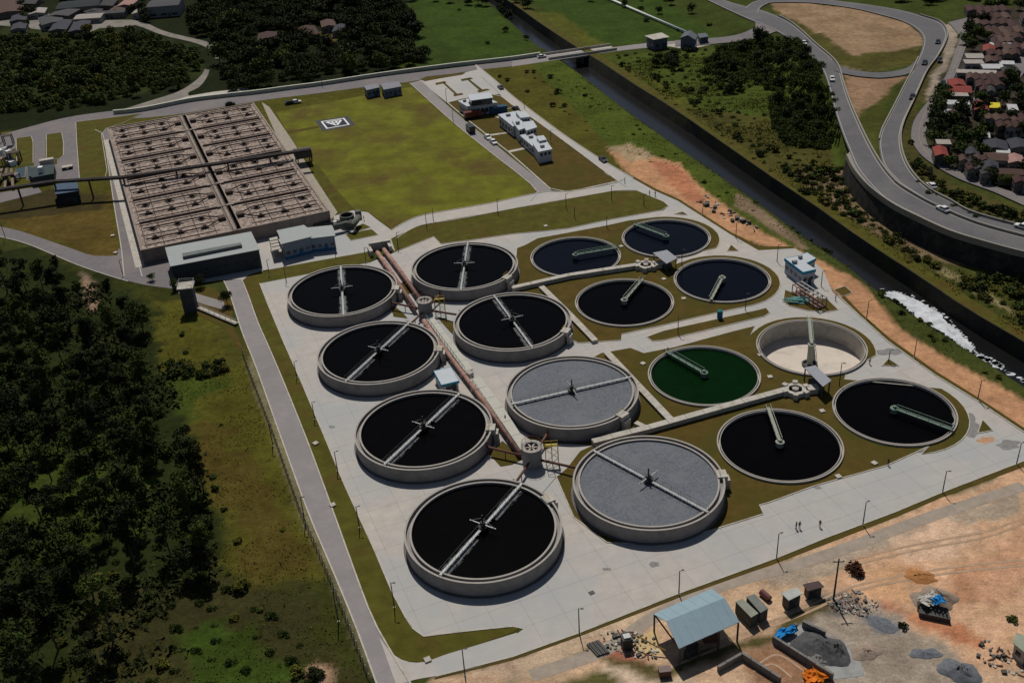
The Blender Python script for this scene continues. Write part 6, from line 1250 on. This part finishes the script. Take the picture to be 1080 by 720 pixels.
mound('earth_mound', 985, 632, 8.5, 6.0, 2.2, sd, 'steep earth mound partly covered by a torn tarp', 'earth mound', 12, -.4, .15)
def tarp(P, z, m, label, seed=1, name='tarp', amp=.35):
    Q = [level(*p, z) for p in P]; a, b_, c_, d = Q; r = np.random.default_rng(seed); k = 10; vs = []
    for i in range(k + 1):
        for j in range(k + 1):
            u, v = i / k, j / k; p = lerp(lerp(a, b_, u), lerp(d, c_, u), v); vs.append((p[0] + r.uniform(-.25, .25), p[1] + r.uniform(-.25, .25), z + amp * (math.sin(u * 7 + seed) * math.cos(v * 6) + r.uniform(-.4, .4)) - .3 * (abs(u - .5) + abs(v - .5))))
    n = len(vs); fs = [(i*(k+1)+j, (i+1)*(k+1)+j, (i+1)*(k+1)+j+1, i*(k+1)+j+1) for i in range(k) for j in range(k)]; vs2 = [(x, y, zz - .05) for x, y, zz in vs]
    B = MB(); B.add(vs + vs2, fs + [tuple(n + q for q in reversed(f)) for f in fs]); return B.build(name, m, label=label, cat='tarp')
tarp([(967,627),(985,622),(1000,634),(975,637)], 2.3, mat('dirty_tarp', (.42,.40,.36), var=.2), 'torn whitish tarp over the earth mound', 2); tarp([(982,628),(993,626),(998,634),(985,635)], 2.7, mat('blue_tarp', (.01,.20,.50), var=.15), 'bright blue tarp on top of the earth mound', 3, amp=.25)
t = thing('mound_pit_shade', (*G0(985,650), 0), 'low posts and dark block standing in for the shaded pit under the mound tarps', 'shelter')
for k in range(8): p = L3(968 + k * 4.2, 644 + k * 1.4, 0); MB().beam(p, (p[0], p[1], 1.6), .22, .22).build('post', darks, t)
P0_ = RQ([(968,632),(1000,640),(1003,652),(970,645)], 1.2); MB().prism(ccw(P0_), .1, 1.0).build('stack', darks, t)  # dark block in place of the black shadow and pit below the tarps
tarp([(816,667),(836,656),(841,661),(818,675)], 1.4, mat('blue_tarp', (.01,.20,.50)), 'bright sky-blue tarp on the head wall of the walled bay', 5, amp=.3)
tarp([(846,708),(858,702),(874,712),(852,722)], 1.0, mat('orange_tarp', (.62,.17,.01), var=.2), 'bright orange tarp heap at the bottom edge', 6, amp=.45)
bw = mat('bay_wall_concrete', (.16,.15,.14), var=.2)
def baywall(p, q, h, label):
    a = G0(*p); b_ = G0(*q); t = thing('bay_wall', (*a, 0), label, 'wall', 'storage bay walls'); d = Vector(b_) - Vector(a); k = max(2, int(d.length / 1.6)); an = math.atan2(d.y, d.x); bm_ = MB().box(0, 0, 0, d.length / k - .06, .45, h).mesh('block', bw)
    for i in range(k): c = Vector(a) + d * ((i + .5) / k); o = link('block', bm_, t); o.location = (c.x - a[0], c.y - a[1], random.uniform(-.06, .06)); o.rotation_euler[2] = an
baywall((815,677),(878,717),1.5,'long dark concrete wall between the gravel bay and the brown earth'); baywall((846,660),(870,672),1.4,'short dark concrete wall behind the gravel bay'); baywall((782,694),(823,720),1.4,'dark concrete wall left of the brown earth patch'); baywall((782,694),(757,708),1.3,'short dark concrete wall running to the lower left'); baywall((815,677),(840,661),1.0,'low concrete head wall under the sky-blue tarp')
# open shed
shd = thing('open_shed', (*G0(735,680), 0), 'open-sided shed with a light blue-grey gabled sheet roof on posts', 'shed')
EV, RG = 4.3, 5.9
c0, c1 = level(689,647.5,EV), level(750,621,EV); r0, r1 = level(702.5,655,RG), level(764,630.5,RG); f0, f1 = level(716,684,EV), level(780,656,EV)
sr = mat('light_blue_sheet', (.23,.32,.37), var=.06, scale=.8, rough=.55)
def slope_strips(A, Bq, C_, D, n_, zA, zB):
    for i in range(n_):
        u0, u1 = i / n_, (i + 1) / n_; pts = [(*lerp(A, Bq, u0), zA), (*lerp(A, Bq, u1), zA), (*lerp(D, C_, u1), zB), (*lerp(D, C_, u0), zB)]; th = .1 + (.03 if i % 2 else 0)
        MB().add(pts + [(p[0], p[1], p[2] + th) for p in pts], [(3,2,1,0),(4,5,6,7),(0,1,5,4),(1,2,6,5),(2,3,7,6),(3,0,4,7)]).build('roof_sheet', sr, shd)
slope_strips(c0, c1, r1, r0, 12, EV, RG); slope_strips(f0, f1, r1, r0, 12, EV, RG)
for a, b_ in ((c0, c1), (f0, f1)):
    for f in (.02, .34, .66, .98): p = lerp(a, b_, f); MB().beam((*p, 0), (*p, EV), .28, .28).build('post', darks, shd)
for f in (.02, .34, .66, .98): a = lerp(c0, c1, f); b_ = lerp(f0, f1, f); MB().beam((*a, EV - .15), (*b_, EV - .15), .18, .25).build('tie_beam', rust, shd)
rs = random.Random(5)
for k in range(6):
    p = lerp(lerp(c0, c1, rs.uniform(.05, .9)), lerp(f0, f1, rs.uniform(.1, .9)), rs.uniform(.15, .85)); o = MB().box(p[0], p[1], 0, rs.uniform(1, 2.4), rs.uniform(.8, 1.6), rs.uniform(.6, 1.6), rs.uniform(0, 1.5)).build('material_stack', random.choice([darks, rust]), None, org=(p[0], p[1], 0), label='dark stack of material lying in the shade under the open shed', cat='stack', group='stacks under the open shed')
def cont(P, h, m, label):
    Q = ccw(RQ(P, h)); t = thing('site_container', (*cen(Q), 0), label, 'container', 'grey site containers'); MB().prism(Q, .1, h - .08).build('box_body', mat('container_side', (.085,.09,.08)), t); MB().prism(grow(Q, .06), h - .08, h).build('roof', m, t)
    for i in range(4):
        ln = math.dist(Q[i], Q[(i + 1) % 4]); k = int(ln / .8)
        B = MB()
        for j in range(k): panel(B, Q, i, (j + .3) / k, (j + .6) / k, .2, h - .2, .05)
        B.build('corrugation', MATS['container_side'], t, kind='stuff')
cont([(776,634),(783.5,631),(799.5,646),(792,650.5)], 2.6, mat('olive_grey_roof', (.24,.245,.20)), 'left grey site container with the paler roof beside the open shed'); cont([(787.5,629),(796,626),(810,641),(802,645.5)], 2.6, mat('darker_grey_roof', (.15,.16,.145)), 'right grey site container with the darker roof')
building('site_hut', RQ([(826,625),(839,620),(844.5,625.5),(832.5,631.5)], 2.8), 2.8, 'dark site hut with a pale sheet roof right of the containers', cat='hut', wm=darks, rm=mat('pale_green_sheet', (.36,.38,.35)), nw=2, rows=((1.2, 2.0),))
building('site_hut', RQ([(849,616),(862,613),(867,618),(853,622)], 2.3), 2.3, 'low dark brown hut nearest the dark bush', cat='hut', wm=darks, rm=mat('dark_brown_sheet', (.07,.045,.045)), nw=2, rows=((.9, 1.6),))
t = building('green_cabin', RQ([(1071,678),(1073,668),(1092,676),(1090,694)], 3), 3.0, 'small cabin with a pale green roof cut by the right edge', cat='cabin', wm=pale, rm=mat('pale_green_roof', (.26,.29,.22)), nw=2)
x, y = G0(807, 630); t = thing('drum_tank', (x, y, 0), 'small dark red drum lying right of the two containers', 'drum'); MB().tube([(x - .5, y + .9, .6), (x + .5, y - .9, .6)], .6, 14).build('drum_body', paint('dark_red', (.09,.02,.02)), t); MB().box(x, y, 0, 1.0, 1.6, .2, .5).build('cradle', darks, t)
x, y = G0(879, 632); t = thing('utility_pole', (x, y, 0), 'tall dark utility pole with a crossarm beside the rubble', 'utility pole'); MB().tube([(x, y, 0), (x, y, 9.5)], .2, 8, r2=.13).build('pole', darks, t); MB().beam((x - 1, y, 8.8), (x + 1, y, 8.8), .14, .14).build('crossarm', darks, t)
for dx in (-.8, 0, .8): MB().tube([(x + dx, y, 8.9), (x + dx, y, 9.15)], .07, 6).build('insulator', pale, t)
# rubble, scrap, boards
RUB = [MB().box(0, 0, 0, a, b_, c_).mesh('rubble_piece', m_) for a, b_, c_, m_ in ((.8,.5,.3,gl),(.5,.4,.4,bw),(1.2,.25,.2,rust),(.6,.6,.2,pale),(.9,.7,.5,darks))]
def debris(P, n_, name, label, group, sc=(.6, 1.6), cat='rubble'):
    for (x, y) in scatter(P, n_, .5): o = link(name, random.choice(RUB)); o.location = (x, y, .02); s_ = random.uniform(*sc); o.scale = (s_, s_, s_); o.rotation_euler = (random.uniform(-.2, .2), random.uniform(-.2, .2), random.uniform(0, 3)); tag(o, label, cat, group)
debris([(868,632),(905,622),(930,640),(915,650),(880,645)], 130, 'rubble_piece', 'broken piece in the rubble field around the utility pole', 'rubble around the utility pole', (.2, .8))
debris([(1035,670),(1050,680),(1080,695),(1080,715),(1040,705),(1030,690)], 40, 'scrap_piece', 'dark scrap piece beside the green cabin', 'scrap beside the green cabin', (.3, 1.0), cat='scrap')
debris([(632,668),(660,664),(690,672),(695,695),(660,692),(635,684)], 80, 'scrap_piece', 'scrap piece in the messy store left of the open shed', 'scrap left of the open shed', (.3, 1.0), cat='scrap')
debris([(920,315),(720,200)][:0] or [(742,205),(775,225),(800,240),(795,246),(765,232),(735,212)], 40, 'rock', 'pale rock on the bank edge of the orange dirt', 'rocks on the bank of the orange dirt', (.6, 1.8), cat='rock')
for (px, py, a, lb) in [(625,686,.9,'stack of dark timber boards at the left end of the scrap store')]:
    x, y = G0(px, py); t = thing('board_stack', (x, y, 0), lb, 'board stack')
    for k in range(7): MB().box(x + k * .32, y + k * .1, 0, .24, 3.2, .35 + .1 * (k % 2), .5).build('board', darks, t)
x, y = G0(661, 682); t = thing('skip', (x, y, 0), 'tall dark machine cabinet in the scrap store left of the shed', 'machine'); MB().box(x, y, 0, 1.7, 1.5, 2.4, .2).build('cabinet', darks, t); MB().box(x, y, 2.4, 1.2, 1.0, .3, .2).build('vent', steel, t)
q = [L3(664,672,.5), L3(668,668,2.2), L3(676,672,2.2), L3(690,680,1.6), L3(703,686,1.0)]; tag(MB().tube(q, .13, 7).build('bent_pipe', mat('ochre_pipe', (.28,.17,.05))), 'long bent ochre hose arching beside the open shed', 'hose')
tag(sheet('sand_patch', [G0(*p) for p in [(665,672),(692,664),(700,690),(672,690)]], .03, mat('yellow_sand', (.50,.36,.17), var=.15)), kind='structure')
x, y = G0(701, 711); t = thing('water_box', (x, y, 0), 'small brown box standing alone below the open shed', 'box'); MB().box(x, y, 0, 1.9, 1.2, 1.3, .05).build('box_body', rust, t); MB().box(x, y, 1.3, 2.0, 1.3, .1, .05).build('lid', mat('dusty_lid', (.20,.15,.14)), t)
for (px, py, s_, kk, lb) in [(899,602,1.15,6,'dark reddish bush at the edge of the dirt near the yard'),(904,606,.8,6,'smaller dark bush beside the reddish one'),(952,662,.55,1,'small dry shrub below the orange cut'),(1068,655,.6,0,'thin shrub beside the green cabin')]:
    x, y, _ = G(px, py); bush(x, y, s_, lb, None, kk)
for o in list(bpy.data.objects):      # joined small repeats
    n_ = o.name.split('.')[0]
    if n_ in ('flange', 'pipe_saddle', 'railing', 'scum_streak', 'lane_dash', 'stair_scaffold', 'outlet_railing', 'weir_arm', 'gate_box'): o['kind'] = o.get('kind') or 'stuff'

mass('bush_thicket', [(762,50),(800,38),(848,46),(868,76),(862,98),(820,98),(785,88),(770,98),(748,92),(744,66)], 230, 2.1, .32, .5, 'dense rounded green thicket left of the ramp, upper part', 'thicket', FAR_MID[1::3] + FAR_MID[0::3])
mass('bush_thicket', [(813,106),(872,96),(885,115),(888,142),(866,158),(832,154),(814,132)], 190, 2.1, .3, .48, 'dense rounded green thicket left of the ramp, lower part', 'thicket', FAR_MID[0::3])
mass('scrub', [(642,58),(760,52),(745,70),(760,100),(812,104),(815,140),(865,165),(890,180),(880,200),(830,180),(760,135),(700,96)], 150, 3.2, .12, .28, 'low olive scrub of the meadow between canal and ramp', 'scrub', FAR_MID)
mass('scrub', [(560,78),(620,90),(690,145),(760,195),(850,262),(840,258),(740,196),(660,162),(600,128)], 80, 3.0, .1, .22, 'low scrub between the plant and the canal', 'scrub', FAR_MID)
mass('scrub', [(645,63),(700,104),(800,172),(900,243),(1080,352),(1080,345),(900,234),(800,163),(700,96)], 120, 2.0, .12, .24, 'low overgrowth along the top of the far canal wall', 'scrub', FAR_MID)
mass('scrub', [(120,560),(230,590),(330,690),(340,740),(60,760),(60,640)], 110, 3.0, .12, .3, 'low dark overgrowth in the bottom left field', 'scrub', FAR_MID)
mass('scrub', [(985,200),(1080,232),(1080,240),(1020,228),(970,200),(955,165)], 50, 2.2, .16, .32, 'low brown-green overgrowth between the two roads', 'scrub', FAR_MID)
# vehicle tracks worn into the building site
tk = mat('worn_track', (.38,.255,.165), var=.2, scale=.6); tk2 = mat('grey_worn_track', (.30,.25,.20), var=.2, scale=.5)
for P, w, m_ in [([(560,712),(640,684),(690,650),(760,618),(830,598),(900,575),(980,545),(1080,512)], 2.6, tk2), ([(700,700),(780,668),(850,640),(900,618),(990,600),(1080,590)], .5, tk), ([(705,704),(785,672),(855,644),(905,622),(993,605),(1080,596)], .5, tk),
    ([(900,590),(960,575),(1040,560),(1080,545)], .45, tk), ([(900,596),(960,581),(1040,566),(1080,551)], .45, tk),
    ([(800,700),(820,690),(845,705),(860,718)], .4, tk), ([(795,708),(815,700),(835,714)], .4, tk)]:
    _tz = globals().get('_tz', .008) + .004; pts = [np.array([*G0(*p), _tz]) for p in P]; B = MB(); rail(B, smooth_line(pts, 5), w, .008); B.build('wheel_track', m_, kind='structure')
sheet('bay_floor', [G0(*p) for p in [(817,675),(846,658),(872,672),(905,690),(912,712),(880,716)]], .035, mat('bay_floor_concrete', (.27,.275,.27), var=.2, scale=.5))
# joints of the yard slabs, wet patches
jt = mat('slab_joint', (.27,.25,.23), var=.15); ya = Vector((12.55, -33.8)).normalized(); yb = Vector((-ya.y, ya.x))
B = MB(); O_ = Vector((-45.4, 255.6))
def clipseg(p, q, step=1.0):
    n_ = int((q - p).length / step); run = []; 
    for i in range(n_ + 1):
        c = p + (q - p) * (i / n_); ok = inpoly(np.array([c.x]), np.array([c.y]), YW)[0] and not any((c.x - x) ** 2 + (c.y - y) ** 2 < 15.2 ** 2 for x, y in TALL) and not any((c.x - x) ** 2 + (c.y - y) ** 2 < 13.2 ** 2 for x, y in LOW)
        if ok: run.append(c)
        if (not ok or i == n_) and len(run) > 3:
            a, b_ = run[0], run[-1]; d = (b_ - a).normalized(); nn2 = Vector((-d.y, d.x)) * .035; B.add([(*(a - nn2), .034), (*(a + nn2), .034), (*(b_ + nn2), .034), (*(b_ - nn2), .034)], [(3, 2, 1, 0)])
        if not ok: run = []
for k in range(-8, 30): clipseg(O_ + yb * k * 6 - ya * 60, O_ + yb * k * 6 + ya * 190)
for k in range(-8, 30): clipseg(O_ + ya * k * 6 - yb * 60, O_ + ya * k * 6 + yb * 190)
B.build('slab_joints', jt, kind='structure')

for (x, y) in scatter([(-20,-4),(150,-6),(155,10),(120,10),(60,8),(0,12)], 26, 7) + scatter([(22,14),(34,12),(40,34),(26,36)], 5, 4) + scatter([(140,12),(160,14),(160,26),(146,20)], 5, 4):
    tree(x, y, FAR_BROAD, random.uniform(.5, .8), 'dark tree standing between the village roofs at the upper left', 'trees of the village', name='garden_tree')
for (px, py, w, d, a, col, lb, h) in [(30,2,16,5,10,'dark','dark roof left of the teal shed at the top edge',3.5),(125,9,14,4,0,'brown','small brown roof right of the teal shed',3),(100,10,16,4,4,'dark','dark low roof below the teal shed',3),(40,12,14,4,12,'pale','small pale roof beside the village tree',3)]:
    px_house(px, py, w, d, a, col, lb, h=h, E=False, group=VG)

# dried spills on the yard
st1 = mat('dried_grey_spill', (.20,.195,.19), var=.25, scale=1.2); st2 = mat('rust_spill', (.42,.24,.14), var=.2, scale=1.2)
def blot(px, py, w, d, m, seed):
    x, y = G0(px, py); r = random.Random(seed); k = 26; ph = [r.uniform(0, 6) for _ in range(3)]
    P = [(x + w / 2 * math.cos(a) * q, y + d / 2 * math.sin(a) * q) for a, q in ((i * 6.283 / k, 1 + .2 * math.sin(2 * i * 6.283 / k + ph[0]) + .14 * math.sin(5 * i * 6.283 / k + ph[1]) + r.uniform(-.08, .08)) for i in range(k))]
    MB().add([(*p, .037) for p in P], [tuple(range(k))]).build('spill_stain', m, kind='structure')
for i, a in enumerate([(1019,446,6,8,st1), (1040,464,3.4,2.4,st2), (1064,469,5,3,st1), (975,476,2.4,1.2,st1), (938,371,6,3.5,st1), (862,514,1.6,1,st1), (690,595,2.2,1.2,st1), (640,600,1.4,1,st1), (471,512,1.5,1,st1), (350,450,1.3,1.2,st1), (700,645,0.1,.1,st1)]): blot(*a, i)
# roof gear
for (px, py, h, w, lb_) in [(536,122,4.3,1.6,'laboratory'), (546,130,5.1,1.4,'laboratory'), (560,145,3.5,1.5,'workshop_block'), (572,155,4.5,1.4,'workshop_block'), (490,107,4.3,1.2,'office_building'), (838,277,4.5,1.2,'control_building'), (844,272,4.5,1.0,'control_building')]:
    o = next(q for q in bpy.data.objects if q.name == lb_); x, y = level(px, py, h); MB().box(x, y, h - .05, w, w * .7, .8, .3).build('roof_unit', steel, o)

mass('grove_undergrowth', [(-60,300),(60,312),(115,340),(150,385),(172,430),(205,500),(220,560),(215,620),(150,660),(120,740),(-60,780)], 90, 4.5, .3, .55, 'dark bushes and saplings filling the ground of the left grove', 'undergrowth', FAR_BROAD)

mass('scrub', [(820,172),(888,178),(895,205),(930,240),(985,275),(990,285),(940,262),(880,228),(840,200)], 90, 2.4, .18, .36, 'continuous shrubs on the slope below the retaining wall', 'scrub', FAR_MID)
mass('scrub', [(1010,300),(1040,285),(1080,282),(1085,325),(1050,325)], 36, 2.6, .16, .32, 'shrubs massed on the mound at the right edge', 'scrub', FAR_MID)
